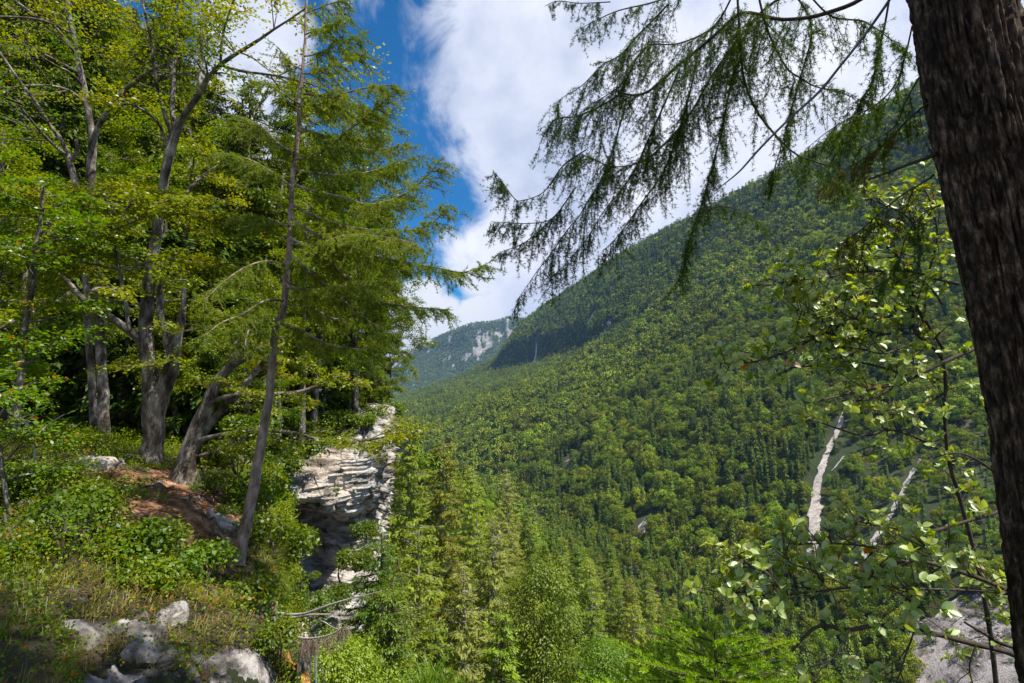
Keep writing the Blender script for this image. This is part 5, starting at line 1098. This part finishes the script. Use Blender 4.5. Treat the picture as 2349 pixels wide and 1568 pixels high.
for a, b, y, nm, s, lb in [
    (500, 1130, 11.6, 'shrub_a', .7, 'bright green shrub at the right end of the beech roots'), (545, 1085, 13, 'shrub_b', 1.2, 'leafy shrub behind the larch trunk at its middle'),
    (520, 1190, 11.0, 'shrub_a', .5, 'small grassy bush beside the path above the stones'), (600, 1180, 12, 'shrub_b', 1.3, 'yellow green shrub hanging right of the larch trunk'),
    (610, 1260, 10.8, 'shrub_b', 1.0, 'yellow green bush right of the larch foot'), (655, 1290, 13, 'shrub_c', .8, 'dark bush growing over the cave mouth edge'), (668, 1265, 24, 'shrub_c', .6, 'green bush at the foot of the cave in the cliff'),
    (640, 1345, 20, 'shrub_c', .8, 'leafy bush in the gully left of the inclined rock'), (470, 1330, 8.4, 'shrub_b', .8, 'dense low bush at the edge of the bank below the path'), (350, 1280, 8.2, 'shrub_b', .8, 'dark green bush in the middle of the bank'),
    (290, 1290, 8.0, 'shrub_a', 1.0, 'small leaved bush on the bank left of the middle bush'), (60, 1150, 9.4, 'shrub_b', 1.1, 'bush at the left edge behind the thin forked sapling'), (700, 1235, 27, 'shrub_c', .5, 'tiny green bush inside the dark cave'),
    (640, 1100, 20, 'shrub_c', .9, 'shrub on the rim where bank and white cliff meet'), (690, 1020, 26, 'shrub_c', 1.1, 'shrub with yellow green leaves on the left part of the cliff rim'), (575, 1020, 18, 'shrub_c', 1.0, 'shrub behind the larch trunk under the long low branch'),
    (705, 1430, 19, 'shrub_c', .9, 'bush behind the fallen branches covering the foot of the inclined rock'), (770, 1395, 22, 'shrub_c', .8, 'bush at the right side of the inclined rock, behind the long pale branch'),
    (815, 1310, 26, 'shrub_c', 1.0, 'bush against the lower right side of the cliff'), (838, 1240, 28, 'shrub_c', .9, 'bush clinging to the right rim of the cliff beside the cave'), (770, 1130, 28, 'shrub_c', .22, 'tuft of leaves rooted in a crack of the upper cliff face'),
    (650, 1170, 23, 'shrub_c', .7, 'shrub hanging over the left end of the cave'), (660, 1060, 25, 'shrub_c', .8, 'shrub at the upper left edge of the cliff face'), (720, 1330, 27, 'shrub_c', .35, 'small plant growing on the inclined rock below the cave'),
    (80, 1400, 6.6, 'shrub_b', .7, 'dense dark bush at the lower left, under the thin forked sapling'), (20, 1330, 7.2, 'shrub_b', .8, 'bush at the lower left edge of the picture'), 
    (330, 1370, 7.4, 'shrub_a', .9, 'low bush above the rock slabs'), (560, 1400, 8.6, 'shrub_b', .8, 'bush above the orange soil, left of the torn roots'), (330, 1290, 8.4, 'shrub_a', .8, 'low bush between the middle bush and the rock slabs'), (240, 1180, 9.0, 'shrub_b', .9, 'bush below the large pale boulder'),
    (640, 1500, 7.8, 'shrub_a', .7, 'small bush at the brink by the orange soil'), (180, 1230, 7.9, 'shrub_a', 1.1, 'leafy bush right of the thin forked sapling'), (830, 985, 31, 'shrub_c', .9, 'shrub trailing over the top of the white cliff face'),
    (780, 985, 31, 'shrub_c', 1.1, 'dense shrub on the cliff rim, left of the trailing one'), (862, 968, 33, 'shrub_c', 1.0, 'shrub on the cliff rim, right of the trailing one'), (895, 962, 36, 'shrub_c', 1.1, 'outermost shrub on the cliff tip above the larches'), (740, 995, 30, 'shrub_c', 1.2, 'shrub above the bluish left part of the cliff face'), (850, 935, 36, 'shrub_c', 1.6, 'large bush on the plateau behind the cliff rim'), (790, 945, 34, 'shrub_c', 1.6, 'large bush on the plateau under the narrow conifer'), (715, 960, 33, 'shrub_c', 1.7, 'large bush on the plateau behind the long low branch')]:
    put_tree(nm, 'shrub', lb, P(a, b, y), g.random() * 6.28, s, cat='shrub')

# ---- bleached fallen branches, dead fir bough, pole, grass tuft, orange soil
g = np.random.default_rng(505)
r = thing('fallen_branch', 'bleached dead branches with torn roots sticking out over the gully', 'dead wood'); T_ = Tubes()
for k, (pth, y) in enumerate([([(622,1408,6),(650,1411,5),(690,1409,4),(730,1398,4),(765,1385,3),(820,1370,2),(880,1355,1)], (8.8, 8.2)), ([(622,1416,6),(660,1418,4),(710,1412,3),(760,1410,2)], (8.8, 8.6)), ([(700,1414,2),(740,1425,2),(765,1440,1),(790,1448,1)], (8.7, 8.5)),
    ([(628,1410,10),(622,1390,8),(612,1372,4),(600,1362,2)], 8.8), ([(625,1412,9),(612,1425,6),(602,1440,3),(596,1452,1)], 8.8), ([(625,1410,9),(618,1400,6),(610,1396,3),(598,1388,1)], 8.8), ([(628,1416,7),(632,1430,4),(628,1442,2)], 8.7), ([(628,1405,8),(634,1385,5),(630,1368,2)], 8.8)]): limb(T_, pth, y, bump=.2, seed=90 + k)
obj('branch', T_.build('branch', m_dead), r)
r = thing('dead_bough', 'dead fir bough with brown hanging needles curving over the drop', 'dead wood'); T_ = Tubes()
b_ = limb(T_, [(638,1450,3.5),(670,1461,3.2),(705,1466,3),(745,1460,2.5),(775,1448,2),(795,1432,1)], (8.2, 7.8), seed=95)
m_brown = foliage('dead_needles', (.10, .06, .045), (.26, .18, .14), trans=.1, gloss=.02)
LV = larch_dress(T_, [b_], g, 90, .28, .02, 4, .022, .003, down=1.6, start=.05, tw_r=.0025, sub=3)
finish(r, T_, LV, m_dead, m_brown, 'branch', 'needles')
m_pole = ground_mat('pole_metal', [(.3, (.10, .14, .14)), (.7, (.22, .28, .28))], scale=6, bump=.2, rough=.6)
T_ = Tubes(); limb(T_, [(729,1720,4.5),(726,1600,4),(724,1520,3.8),(723,1455,3.5)], (8.2, 8.4), seed=0); tag(obj('pole', T_.build('pole', m_pole)), 'thin grey green pole standing upright below the dead bough', 'pole')
# orange soil streak under the torn roots
G = ctrl([[(636,1408,9.1),(646,1405,9.1),(655,1412,9.2)], [(630,1450,8.7),(642,1450,8.7),(652,1450,8.8)], [(640,1500,8.3),(650,1500,8.3),(660,1500,8.4)], [(690,1560,7.9),(700,1565,7.9),(712,1560,8)], [(690,1640,7.5),(705,1640,7.5),(716,1640,7.6)]])
S, T = np.meshgrid(np.linspace(0, 1, 60), np.linspace(0, 1, 16), indexing='ij'); V = cr_interp(G, S, T) + fbm(cr_interp(G, S, T) / .15, 3)[..., None] * .04
m_or = ground_mat('orange_earth', [(.3, (.16, .06, .012)), (.5, (.42, .19, .04)), (.7, (.55, .30, .10))], scale=5, bump=.8, bscale=20)
structure(obj('earth_bank', mesh('earth_bank', V.reshape(-1, 3), [grid_faces(60, 16)], m_or, smooth=True)))
V, Fc = tufts(np.array([P(980 + g.normal() * 16, 1640, 3.0) for _ in range(16)]), np.tile([[0, 0, 1.]], (16, 1)), 22, .24, .0022, lean=.45)
f_g2 = foliage('green_grass', (.05, .10, .01), (.12, .19, .02), trans=.35, gloss=.05)
tag(obj('grass_tuft', mesh('grass_tuft', V, Fc, f_g2)), 'single blurred tuft of green grass poking up at the bottom edge', 'grass')

# ------------------------------------------------------------------ big larch at the right edge
m_big, nt, o = new_mat('thick_bark'); L = nt.links.new
p = N(nt, 'ShaderNodeBsdfPrincipled'); p.inputs['Roughness'].default_value = .85; p.inputs['Specular IOR Level'].default_value = .3; L(p.outputs[0], o.inputs[0])
tcn = N(nt, 'ShaderNodeTexCoord'); mp = N(nt, 'ShaderNodeMapping'); mp.inputs['Scale'].default_value = (1, 1, .38); L(tcn.outputs['Object'], mp.inputs[0])
a = N(nt, 'ShaderNodeTexNoise', i_Scale=30.0, i_Detail=8.0, i_Roughness=.72, i_Distortion=.2); L(mp.outputs[0], a.inputs['Vector'])
r1 = ramp(nt, [(.38, (.015, .009, .006)), (.49, (.055, .035, .023)), (.57, (.155, .11, .078)), (.66, (.34, .27, .20))]); L(a.outputs[0], r1.inputs[0])
b = N(nt, 'ShaderNodeTexNoise', i_Scale=3.0, i_Detail=3.0); L(mp.outputs[0], b.inputs['Vector']); r2 = ramp(nt, [(.35, (.55, .5, .48)), (.65, (1.1, 1, .95))]); L(b.outputs[0], r2.inputs[0])
L(mixc(nt, 1.0, r1.outputs[0], r2.outputs[0], 'MULTIPLY'), p.inputs[0])
v = N(nt, 'ShaderNodeTexNoise', i_Scale=60.0, i_Detail=8.0, i_Roughness=.7); L(mp.outputs[0], v.inputs['Vector'])
bp = N(nt, 'ShaderNodeBump', i_Strength=.9, i_Distance=.02); L(v.outputs[0], bp.inputs['Height']); L(bp.outputs[0], p.inputs['Normal'])
big = thing('larch_tree', 'big dark larch trunk with rough plated bark at the right edge, its branches hanging overhead', 'tree')
Y = 2.45; cen = P(np.array([2155, 2178, 2204, 2260, 2330, 2390, 2446, 2486, 2510, 2530, 2545]), np.array([-500, -250, 0, 300, 600, 900, 1200, 1450, 1650, 1850, 2100]), Y)
zz = np.linspace(0, 1, 620); cp = cr_interp(np.stack([cen, cen], 1), zz, zz * 0); rad = np.interp(cp[:, 2], [cen[-1, 2], cen[2, 2]], [.222, .196]); ang = np.linspace(0, 2 * np.pi, 300, endpoint=False)
u = np.stack([np.cos(ang), np.sin(ang), 0 * ang], 1); base = cp[:, None] + u[None] * rad[:, None, None]
q = np.stack(np.broadcast_arrays(u[None, :, 0] * 2.6, u[None, :, 1] * 2.6, cp[:, None, 2] * 1.15), -1); warp = fbm(q * 1.3, 3)[..., None] * .6
pl = fbm(q * 3.2 + warp, 3); plate = 1 - np.clip(np.abs(pl) * 5, 0, 1); n_s = fbm(q * np.array([9, 9, 5.]) + warp, 3)
dsp = -.030 * plate + .012 * n_s + .022 * fbm(q * .8, 3) + .007 * fbm(q * 24, 2); BVv = base + u[None] * dsp[..., None]
obj('trunk', mesh('trunk', BVv.reshape(-1, 3), [grid_faces(len(zz), len(ang), True)], m_big, smooth=True), big)
f_bl = foliage('larch_tufts', (.030, .075, .014), (.065, .13, .022), (.08, .13, .02), trans=.45, gloss=.04, scale=2, accent=(.03, (.25, .12, .03)))
f_bo = foliage('yellowed_tufts', (.09, .08, .015), (.22, .12, .02), (.10, .11, .02), trans=.35, gloss=.04)
m_tw = ground_mat('twig_bark', [(.3, (.03, .022, .018)), (.6, (.09, .07, .055))], scale=30, bump=.4)
m_tw2 = ground_mat('lichen_twig', [(.3, (.07, .09, .10)), (.6, (.16, .19, .20))], scale=30, bump=.4)
g = np.random.default_rng(606)
BR = [ # path, depths, twig density, twig length, leaf material
 ([(2120,-160,14),(2000,-20,13),(1900,30,12),(1800,45,10),(1707,30,9),(1647,75,9),(1600,115,8.5),(1555,152,8),(1520,185,7),(1484,212,6),(1450,219,5),(1425,212,4),(1410,205,2)], (2.9, 3.9), 26, .42, 0, m_tw, .35),
 ([(1850,-40,8),(1756,18,7),(1700,80,6),(1657,141,6),(1625,190,5),(1604,230,5),(1569,283,4),(1516,340,4),(1463,375,3),(1403,382,3),(1335,354,2)], (3.4, 3.9), 24, .42, 0, m_tw, .1),
 ([(1425,214,4),(1395,235,4),(1357,255,4),(1320,268,3),(1279,272,3),(1258,294,2)], (3.9, 4.1), 34, .36, 0, m_tw, .05),
 ([(1440,222,4),(1425,280,4),(1405,350,3),(1378,417,3),(1350,460,3),(1328,495,2),(1300,530,2),(1270,575,2),(1230,625,1.5),(1188,690,1)], (3.9, 4.1), 20, .30, 0, m_tw, .15),
 ([(1600,130,5),(1570,260,4),(1530,380,3),(1470,470,3),(1420,540,2),(1380,580,1)], (3.7, 4.0), 24, .32, 0, m_tw, .15),
 ([(1700,80,5),(1670,230,4),(1640,360,3),(1610,470,2),(1580,560,1.5),(1572,625,1)], (3.6, 3.8), 20, .28, 0, m_tw, .15),
 ([(1560,160,5),(1500,290,4),(1450,400,3),(1390,480,2),(1340,560,1.5),(1262,640,1)], (3.8, 4.1), 22, .30, 0, m_tw, .15),
 ([(1340,345,3),(1290,380,3),(1250,440,2),(1200,460,2),(1180,455,2),(1150,415,1.5),(1130,390,1)], (4.0, 4.1), 20, .25, 0, m_tw, .05),
 ([(1320,430,3),(1270,500,2),(1215,512,2),(1170,510,1.5),(1130,508,1)], (4.0, 4.1), 24, .20, 0, m_tw, .05),
 ([(1290,480,3),(1240,530,2),(1200,560,2),(1150,578,1)], (4.0, 4.1), 24, .2, 0, m_tw, .05),
 ([(1534,10,5),(1500,45,4),(1463,81,4),(1420,127,3),(1380,150,2),(1330,200,2),(1290,225,1.5),(1270,250,1)], (3.9, 4.3), 22, .34, 0, m_tw, .05),
 ([(1590,-30,5),(1500,5,4),(1420,25,3),(1365,50,2),(1335,65,1)], (3.9, 4.4), 18, .22, 0, m_tw, .05),
 ([(1690,-30,5),(1640,60,5),(1560,100,4),(1480,110,3),(1430,190,3),(1360,240,2)], (3.5, 4.1), 22, .35, 0, m_tw, .1),
 ([(1400,5,3),(1330,8,2),(1280,3,2),(1250,15,1)], (4.2, 4.5), 14, .12, 0, m_tw, .05),
 ([(1690,-60,7),(1696,60,6),(1702,159,6),(1730,240,6),(1773,304,5),(1826,354,4),(1879,375,4),(1914,389,3),(1928,439,2)], (3.1, 3.4), 16, .26, 0, m_tw, .1),
 ([(1737,-40,6),(1755,40,6),(1773,92,6),(1808,156,5),(1840,180,4),(1872,198,4),(1942,219,2),(2000,240,1)], (3.0, 3.2), 18, .26, 0, m_tw, .1),
 ([(1858,-10,5),(1900,35,5),(1940,45,5),(1985,50,4),(2038,85,3),(2077,117,2),(2100,140,1)], (2.9, 3.0), 18, .2, 0, m_tw, .1),
 ([(2042,-20,6),(2032,50,6),(2020,106,6),(2006,177,5),(1992,210,4),(1978,226,4),(1964,265,3),(1940,310,2),(1915,340,1)], (2.9, 3.1), 24, .26, 0, m_tw, .15),
 ([(1800,-40,6),(1860,60,5),(1830,200,4),(1800,310,3),(1770,400,2),(1745,440,1)], (3.2, 3.4), 20, .24, 0, m_tw, .1),
 ([(2090,60,5),(2060,180,4),(2010,240,4),(1950,270,3),(1890,310,2),(1850,345,1)], (2.7, 3.0), 22, .22, 0, m_tw, .1),
 ([(2105,180,5),(2070,240,4),(2050,290,3),(1990,330,2),(1950,345,1)], (2.6, 2.8), 16, .2, 0, m_tw, .1),
 ([(2130,235,6),(2109,250,5),(2073,283,5),(2020,336,4),(1971,371,3),(1928,396,2),(1890,430,1)], (2.5, 2.9), 26, .16, 1, m_tw, .1),
 ([(2145,400,6),(2127,414,5),(2073,446,5),(2020,488,4),(1971,531,3),(1920,560,1)], (2.5, 2.8), 22, .2, 1, m_tw, .1),
 ([(2160,470,5),(2120,490,4),(2080,540,3),(2060,600,2),(2020,640,1)], (2.5, 2.7), 14, .16, 0, m_tw, .1),
 ([(1600,490,3),(1650,475,3),(1700,485,2),(1750,520,2),(1790,560,1)], (3.6, 3.6), 14, .14, 0, m_tw, .1),
 ([(2330,-20,8),(2345,40,7),(2400,60,5)], (2.8, 3.0), 30, .25, 0, m_tw, .1), ([(2300,60,7),(2350,110,6),(2420,180,4)], (2.8, 3.0), 26, .25, 1, m_tw, .1)]
for k, (pth, y, dn, Ls, lm, tm, st) in enumerate(BR):
    T_ = Tubes(); sp = limb(T_, [(a_, b_, c_ * .72) for a_, b_, c_ in pth], y, seed=120 + k, sides=8, n_per=5)
    LV = larch_dress(T_, [sp], g, dn * (2.6 if k < 14 else 2.3), Ls * 1.25, .028, 9, .020, .0028, down=.95, start=st, tw_r=.0018, sub=4)
    b = obj('branch', T_.build('branch', tm), big); obj('needles', mesh('needles', LV[0], [LV[1]], f_bo if lm else f_bl), b)
T_ = Tubes(); limb(T_, [(2080,-60,6),(2038,7,6),(1992,71,5.5),(1932,149,5),(1879,212,5),(1808,276,4),(1750,335,4),(1702,389,3),(1665,420,2),(1640,440,1)], (2.7, 3.3), seed=150); obj('branch', T_.build('branch', m_tw2), big)['label'] = 'smooth bare blue grey branch slanting down without needles'
T_ = Tubes(); limb(T_, [(2150,352,9),(2123,364,8),(2090,376,6),(2056,389,5),(1989,414,4)], (2.5, 2.75), seed=151); obj('branch', T_.build('branch', m_tw), big)['label'] = 'short bare dead branch stub'
tb_ = cp[0]
T_ = Tubes(); T_.add(np.array([cp[2], tb_ + [-.05, .05, 1.5], tb_ + [-.1, .1, 9]]), [.195, .17, .05], 16); obj('upper_trunk', T_.build('upper_trunk', m_big), big)
T_ = Tubes(); ups = []  # the larch's upper crown, out of view, added to shade the lower left bank
for k in range(60):
    a_ = g.random() * 6.283; h = 4.2 + 5.2 * (k + g.random()) / 60; l = (1.4 + 1.6 * g.random()) * (1.3 - .05 * h); b0 = tb_ + [-.05, .05, h]; uu = np.array([math.cos(a_), math.sin(a_), 0])
    sp, sr = smooth_path(np.array([b0, b0 + uu * l * .5 + [0, 0, .1], b0 + uu * l - [0, 0, .15]]), np.array([.04, .025, .008]), 4); T_.add(sp, sr, 5); ups.append((sp, sr))
LV = larch_dress(T_, ups, g, 14, .6, .06, 4, .06, .022, down=.6, start=.1, tw_r=.003, sub=3)
b = obj('crown', T_.build('crown', m_tw), big); obj('needles', mesh('needles', LV[0], [LV[1]], f_bl), b)

# ------------------------------------------------------------------ whitebeam shrub behind the trunk
f_wb = foliage('whitebeam_leaves', (.14, .22, .015), (.31, .40, .04), (.34, .39, .10), trans=.45, gloss=.18, rough=.45, scale=3, accent=(.07, (.42, .16, .03)))
nt = f_wb.node_tree   # the underside of each leaf is pale and felted
geo = N(nt, 'ShaderNodeNewGeometry'); df = [n for n in nt.nodes if n.type == 'BSDF_DIFFUSE'][0]; old = df.inputs[0].links[0].from_socket
nt.links.new(mixc(nt, math_(nt, 'MULTIPLY', geo.outputs['Backfacing'], .5), old, (.42, .52, .26)), df.inputs[0])
def wb_leaves(tips, dirs, g, per, size):
    n = len(tips); idx = np.repeat(np.arange(n), per); m = len(idx); a = g.random(m) * 6.283
    ax = unit(dirs[idx]); e1 = unit(np.cross(ax, [.2, .1, 1.])); e2 = np.cross(ax, e1); rad_ = e1 * np.cos(a)[:, None] + e2 * np.sin(a)[:, None]
    d = unit(rad_ * .9 + ax * (.1 + .9 * g.random(m))[:, None] + np.array([0, 0, .25]) + g.normal(size=(m, 3)) * .15); nn = unit(ax * .6 - rad_ * .35 + np.array([-.25, -.1, .8]) + g.normal(size=(m, 3)) * .35)
    pos = tips[idx] - ax * (g.random(m) * .03)[:, None]; s = size * (.55 + .6 * g.random(m))
    s1 = unit(np.cross(d, nn)); n1 = np.cross(s1, d); pts = []
    # nine-point oval with folded midrib
    prof = [(.0, 0), (.12, .14), (.32, .29), (.58, .31), (.82, .19), (1., 0)]
    mid = [pos + d * (s * t_)[:, None] - n1 * (s * (.10 * t_ * t_))[:, None] for t_, _ in prof]
    left = [mid[i] + s1 * (s * w_)[:, None] + n1 * (s * w_ * .35)[:, None] for i, (t_, w_) in enumerate(prof) if w_ > 0]; right = [mid[i] - s1 * (s * w_)[:, None] + n1 * (s * w_ * .35)[:, None] for i, (t_, w_) in enumerate(prof) if w_ > 0]
    V = np.stack(mid + left + right, 1).reshape(-1, 3); b_ = np.arange(m)[:, None] * 14
    q4 = [[1, 2, 7, 6], [2, 3, 8, 7], [3, 4, 9, 8], [2, 1, 10, 11], [3, 2, 11, 12], [4, 3, 12, 13]]; q3 = [[0, 1, 6], [4, 5, 9], [1, 0, 10], [5, 4, 13]]
    return V, [np.concatenate([b_ + np.array([c]) for c in q4]), np.concatenate([b_ + np.array([c]) for c in q3])], m
wb = thing('whitebeam_shrub', 'broad leaved shrub with pale oval leaves growing out from behind the big larch trunk', 'shrub')
WB = [ # stems
 ([(2300,1900,11),(2290,1600,9),(2255,1350,8),(2215,1180,7),(2180,1060,7),(2168,960,6),(2170,880,6),(2162,826,6),(2130,790,5),(2098,763,5),(2092,720,5),(2098,680,4),(2110,620,3)], 3.3, 5, 0),
 ([(2162,802,6),(2126,741,5),(2109,717,5),(2077,710,4),(2030,705,3),(1985,706,2)], (3.3, 3.1), 9, 1),
 ([(2240,800,7),(2194,819,7),(2126,851,7),(2056,883,6),(2000,893,5),(1950,904,4),(1900,915,3),(1858,925,2)], (3.3, 2.9), 4, 1),
 ([(2056,885,5),(2000,915,4),(1950,925,3),(1935,940,2)], (3.1, 3.), 5, 1),
 ([(2200,650,6),(2162,642,5),(2091,621,5),(2020,621,4),(1960,625,3),(1914,632,3),(1850,640,2),(1790,650,2),(1738,652,1)], (3.2, 2.9), 15, 1),
 ([(2110,766,5),(2040,768,4),(1985,770,4),(1920,768,3),(1879,773,3),(1826,798,3),(1773,819,2),(1702,833,2),(1650,832,1)], (3.2, 2.8), 15, 1),
 ([(2080,860,4),(1978,830,4),(1920,832,3),(1879,837,3),(1815,844,2),(1773,872,1)], (3.2, 3), 5, 1),
 ([(2150,1030,5),(2091,1000,4),(2038,986,4),(1985,1000,3),(1932,986,3),(1879,968,2),(1840,964,1)], (3.3, 3.), 4, 1),
 ([(2120,740,4),(2090,660,4),(2060,590,3),(2020,560,3),(1990,570,2),(1965,590,2)], (3.2, 3.1), 13, 1),
 ([(2100,640,4),(2110,560,4),(2080,500,3),(2020,470,2),(1990,455,2)], (3.3, 3.2), 12, 1),
 ([(2130,620,4),(2150,540,3),(2140,470,3),(2120,430,2)], (3.3, 3.3), 12, 1),
 ([(2170,900,4),(2120,930,4),(2060,950,3),(2010,955,2),(1970,950,2)], (3.3, 3.1), 7, 1),
 ([(1960,770,3),(1930,740,3),(1900,725,2),(1850,715,2),(1830,705,1)], (3.0, 2.9), 14, 1),
 ([(2040,640,3),(1990,670,3),(1930,690,2),(1880,680,2)], (3.1, 3.0), 14, 1),
 ([(2060,720,3),(2000,740,3),(1950,735,2),(1900,750,2)], (3.1, 3.0), 12, 1),
 ([(2090,790,3),(2030,810,3),(1980,800,2),(1930,795,2)], (3.1, 3.), 10, 1),
 ([(2160,700,4),(2130,660,3),(2090,650,2),(2060,650,2)], 3.15, 13, 1), ([(2160,760,4),(2120,800,3),(2080,830,2),(2040,840,2)], 3.2, 9, 1),
 ([(2350,1520,10),(2305,1498,10),(2228,1477,10),(2157,1456,9),(2087,1442,9),(2017,1433,8),(1947,1444,7),(1876,1440,6),(1831,1477,5),(1799,1520,4),(1767,1555,4),(1720,1590,3),(1680,1620,2)], (2.9, 2.5), 2.2, 1),
 ([(2340,1360,9),(2284,1337,8),(2228,1316,8),(2157,1298,7),(2100,1290,6),(2052,1295,5),(2015,1305,4),(1992,1330,3)], (3.0, 2.7), 5, 1),
 ([(2300,1170,7),(2252,1186,6),(2157,1214,6),(2100,1230,5),(2052,1242,4),(2010,1260,4),(1982,1290,3)], (3.1, 2.8), 6, 1),
 ([(2340,1372,6),(2284,1361,5),(2200,1356,5),(2122,1354,4),(2030,1350,4),(1947,1351,4),(1870,1358,3),(1806,1368,3),(1750,1378,2),(1715,1386,2),(1676,1421,1)], (3.0, 2.5), 5, 1),
 ([(1900,1358,3),(1840,1350,3),(1771,1347,2),(1720,1356,2),(1700,1361,2),(1645,1354,1.5),(1602,1344,1)], (2.7, 2.5), 11, 1),
 ([(2360,1490,8),(2298,1470,7),(2260,1445,6),(2217,1421,4)], 2.9, 0, 0),
 ([(2100,1235,3),(2050,1210,3),(1985,1195,2),(1960,1190,1)], (2.9, 2.8), 10, 1), ([(2010,1260,3),(1950,1250,3),(1880,1248,2),(1820,1250,1)], (2.8, 2.7), 12, 1),
 ([(1900,1360,3),(1870,1310,3),(1820,1290,2),(1800,1260,1)], (2.6, 2.6), 10, 1), ([(1790,1360,2),(1760,1320,2),(1700,1290,1.5),(1660,1260,1)], (2.5, 2.5), 13, 1),
 ([(2160,1300,4),(2120,1330,3),(2080,1370,3),(2090,1400,2)], (2.7, 2.4), 13, 1), ([(2230,1320,4),(2190,1270,3),(2130,1255,2),(2080,1260,2)], (2.6, 2.4), 13, 1),
 ([(2240,1480,4),(2225,1530,3),(2235,1580,2)], 2.8, 8, 1), ([(2100,1445,3),(2080,1500,3),(2060,1560,2),(2030,1600,2)], (2.6, 2.5), 5, 1), ([(1950,1445,3),(1920,1500,2),(1880,1540,2),(1850,1590,1)], (2.5, 2.5), 6, 1),
 ([(1920,1400,3),(1915,1375,2),(1900,1350,2),(1880,1345,1)], 2.6, 4, 1), ([(2300,1100,5),(2250,1060,4),(2200,1040,3),(2150,1050,2),(2110,1080,2)], 3.2, 5, 1)]
T_ = Tubes(); tips, dirs = [], []
for k, (pth, y, dn, leafy) in enumerate(WB):
    sp, sr = limb(T_, pth, y, seed=200 + k, sides=7)
    if k in (2, 6, 7, 18): pass
    ln = np.linalg.norm(np.diff(sp, axis=0), axis=1).sum(); n = int(dn * ln * (4.6 if (k < 18 and k not in (0, 2, 3, 6, 7)) else 3.6))
    for _ in range(n):
        i = g.integers(2, len(sp) - 1); ax = unit(sp[i] - sp[i - 1]); v = unit(ax * .6 + g.normal(size=3) * np.array([.6, .6, .7]) + np.array([0, 0, .25])); l = .05 + .13 * g.random()
        q = np.array([sp[i], sp[i] + v * l * .5 + g.normal(size=3) * .01, sp[i] + v * l]); T_.add(q, [.003, .0022, .0015], 4); tips.append(q[-1]); dirs.append(v)
    if leafy: tips.append(sp[-1]); dirs.append(unit(sp[-1] - sp[-2]))
    # bare fine twiglets
    for _ in range(int(ln * 5)):
        i = g.integers(2, len(sp) - 1); ax = unit(sp[i] - sp[i - 1]); v = unit(ax * .5 + g.normal(size=3)); l = .04 + .10 * g.random(); T_.add(np.array([sp[i], sp[i] + v * l * .5 + g.normal(size=3) * .01, sp[i] + v * l + g.normal(size=3) * .01]), [.002, .0015, .001], 3)
V, Fc, m = wb_leaves(np.array(tips), np.array(dirs), g, 7, .047); print('whitebeam leaves', m)
obj('stems', T_.build('stems', m_tw), wb); obj('leaves', mesh('leaves', V, Fc, f_wb), wb)

# ------------------------------------------------------------------ young spruce tip at the bottom
f_ys = foliage('young_needles', (.10, .22, .015), (.24, .38, .03), (.26, .38, .03), trans=.3, gloss=.07, scale=3)
ysp = thing('spruce_tree', 'young dark green spruce tip rising at the bottom edge in front of the treetops', 'tree'); T_ = Tubes()
top = P(1640, 1452, 2.5); tr = np.array([top + [0, 0, -1.4], top + [0, 0, -.6], top]); T_.add(tr, [.02, .014, .004], 6); C_, A_ = [], []
for k in range(12):
    z = -.04 - k * .075
    for j in range(6):
        a_ = j * 1.047 + k * .5 + g.random() * .4; l = .16 + .075 * k + .08 * g.random(); uu = np.array([math.cos(a_), math.sin(a_), .35 - .03 * k]); b0 = top + [0, 0, z]
        q = np.array([b0, b0 + uu * l * .5, b0 + uu * l + [0, 0, .02]]); T_.add(q, [.005, .004, .002], 4); subs = [q]
        for s_ in range(int(l * 22)):
            f_ = .25 + .7 * g.random(); c = b0 + uu * l * f_; sd = np.cross(uu, [0, 0, 1.]) * g.choice([-1, 1]); vv = unit(unit(sd) + uu * .9 + g.normal(size=3) * .1); ll = l * (1.05 - f_) * .6 + .03; q2 = np.array([c, c + vv * ll * .5, c + vv * ll]); T_.add(q2, [.003, .002, .001], 3); subs.append(q2)
        for q_ in subs:
            m = int(np.linalg.norm(q_[2] - q_[0]) / .0010); u_ = g.random(m); C_.append(q_[0] + (q_[2] - q_[0]) * u_[:, None]); A_.append(np.repeat(unit(q_[2] - q_[0])[None], m, 0))
c = np.concatenate(C_); a = np.concatenate(A_); m = len(c); e = unit(np.cross(a, g.normal(size=(m, 3)))); d = unit(e + a * .75 + np.array([0, 0, .2])); s = unit(np.cross(d, g.normal(size=(m, 3)))) * .0013; l = (.013 + .006 * g.random(m))[:, None]
V = np.stack([c - s, c + s, c + d * l + s * .4, c + d * l - s * .4], 1).reshape(-1, 3); obj('trunk', T_.build('trunk', m_tw), ysp); obj('crown', mesh('crown', V, [np.arange(m * 4).reshape(m, 4)], f_ys), ysp)
HAZE = 4.3e-5
# ------------------------------------------------------------------ haze over the valley
m, nt, o = new_mat('haze'); pv = N(nt, 'ShaderNodeVolumePrincipled'); pv.inputs['Density'].default_value = HAZE
pv.inputs['Color'].default_value = (.30, .54, 1.0, 1); pv.inputs['Anisotropy'].default_value = .2; nt.links.new(pv.outputs[0], o.inputs['Volume'])
x0, x1, y0, y1, z0, z1 = -4200, 2600, -60, 15500, -900, 1250
V = [(x, y, z) for x in (x0, x1) for y in (y0, y1) for z in (z0, z1)]
hz = obj('haze', mesh('haze', V, [[(0, 1, 3, 2), (4, 6, 7, 5), (0, 4, 5, 1), (2, 3, 7, 6), (0, 2, 6, 4), (1, 5, 7, 3)]], m)); hz['kind'] = 'stuff'; hz['label'] = 'thin blue haze in the valley air'
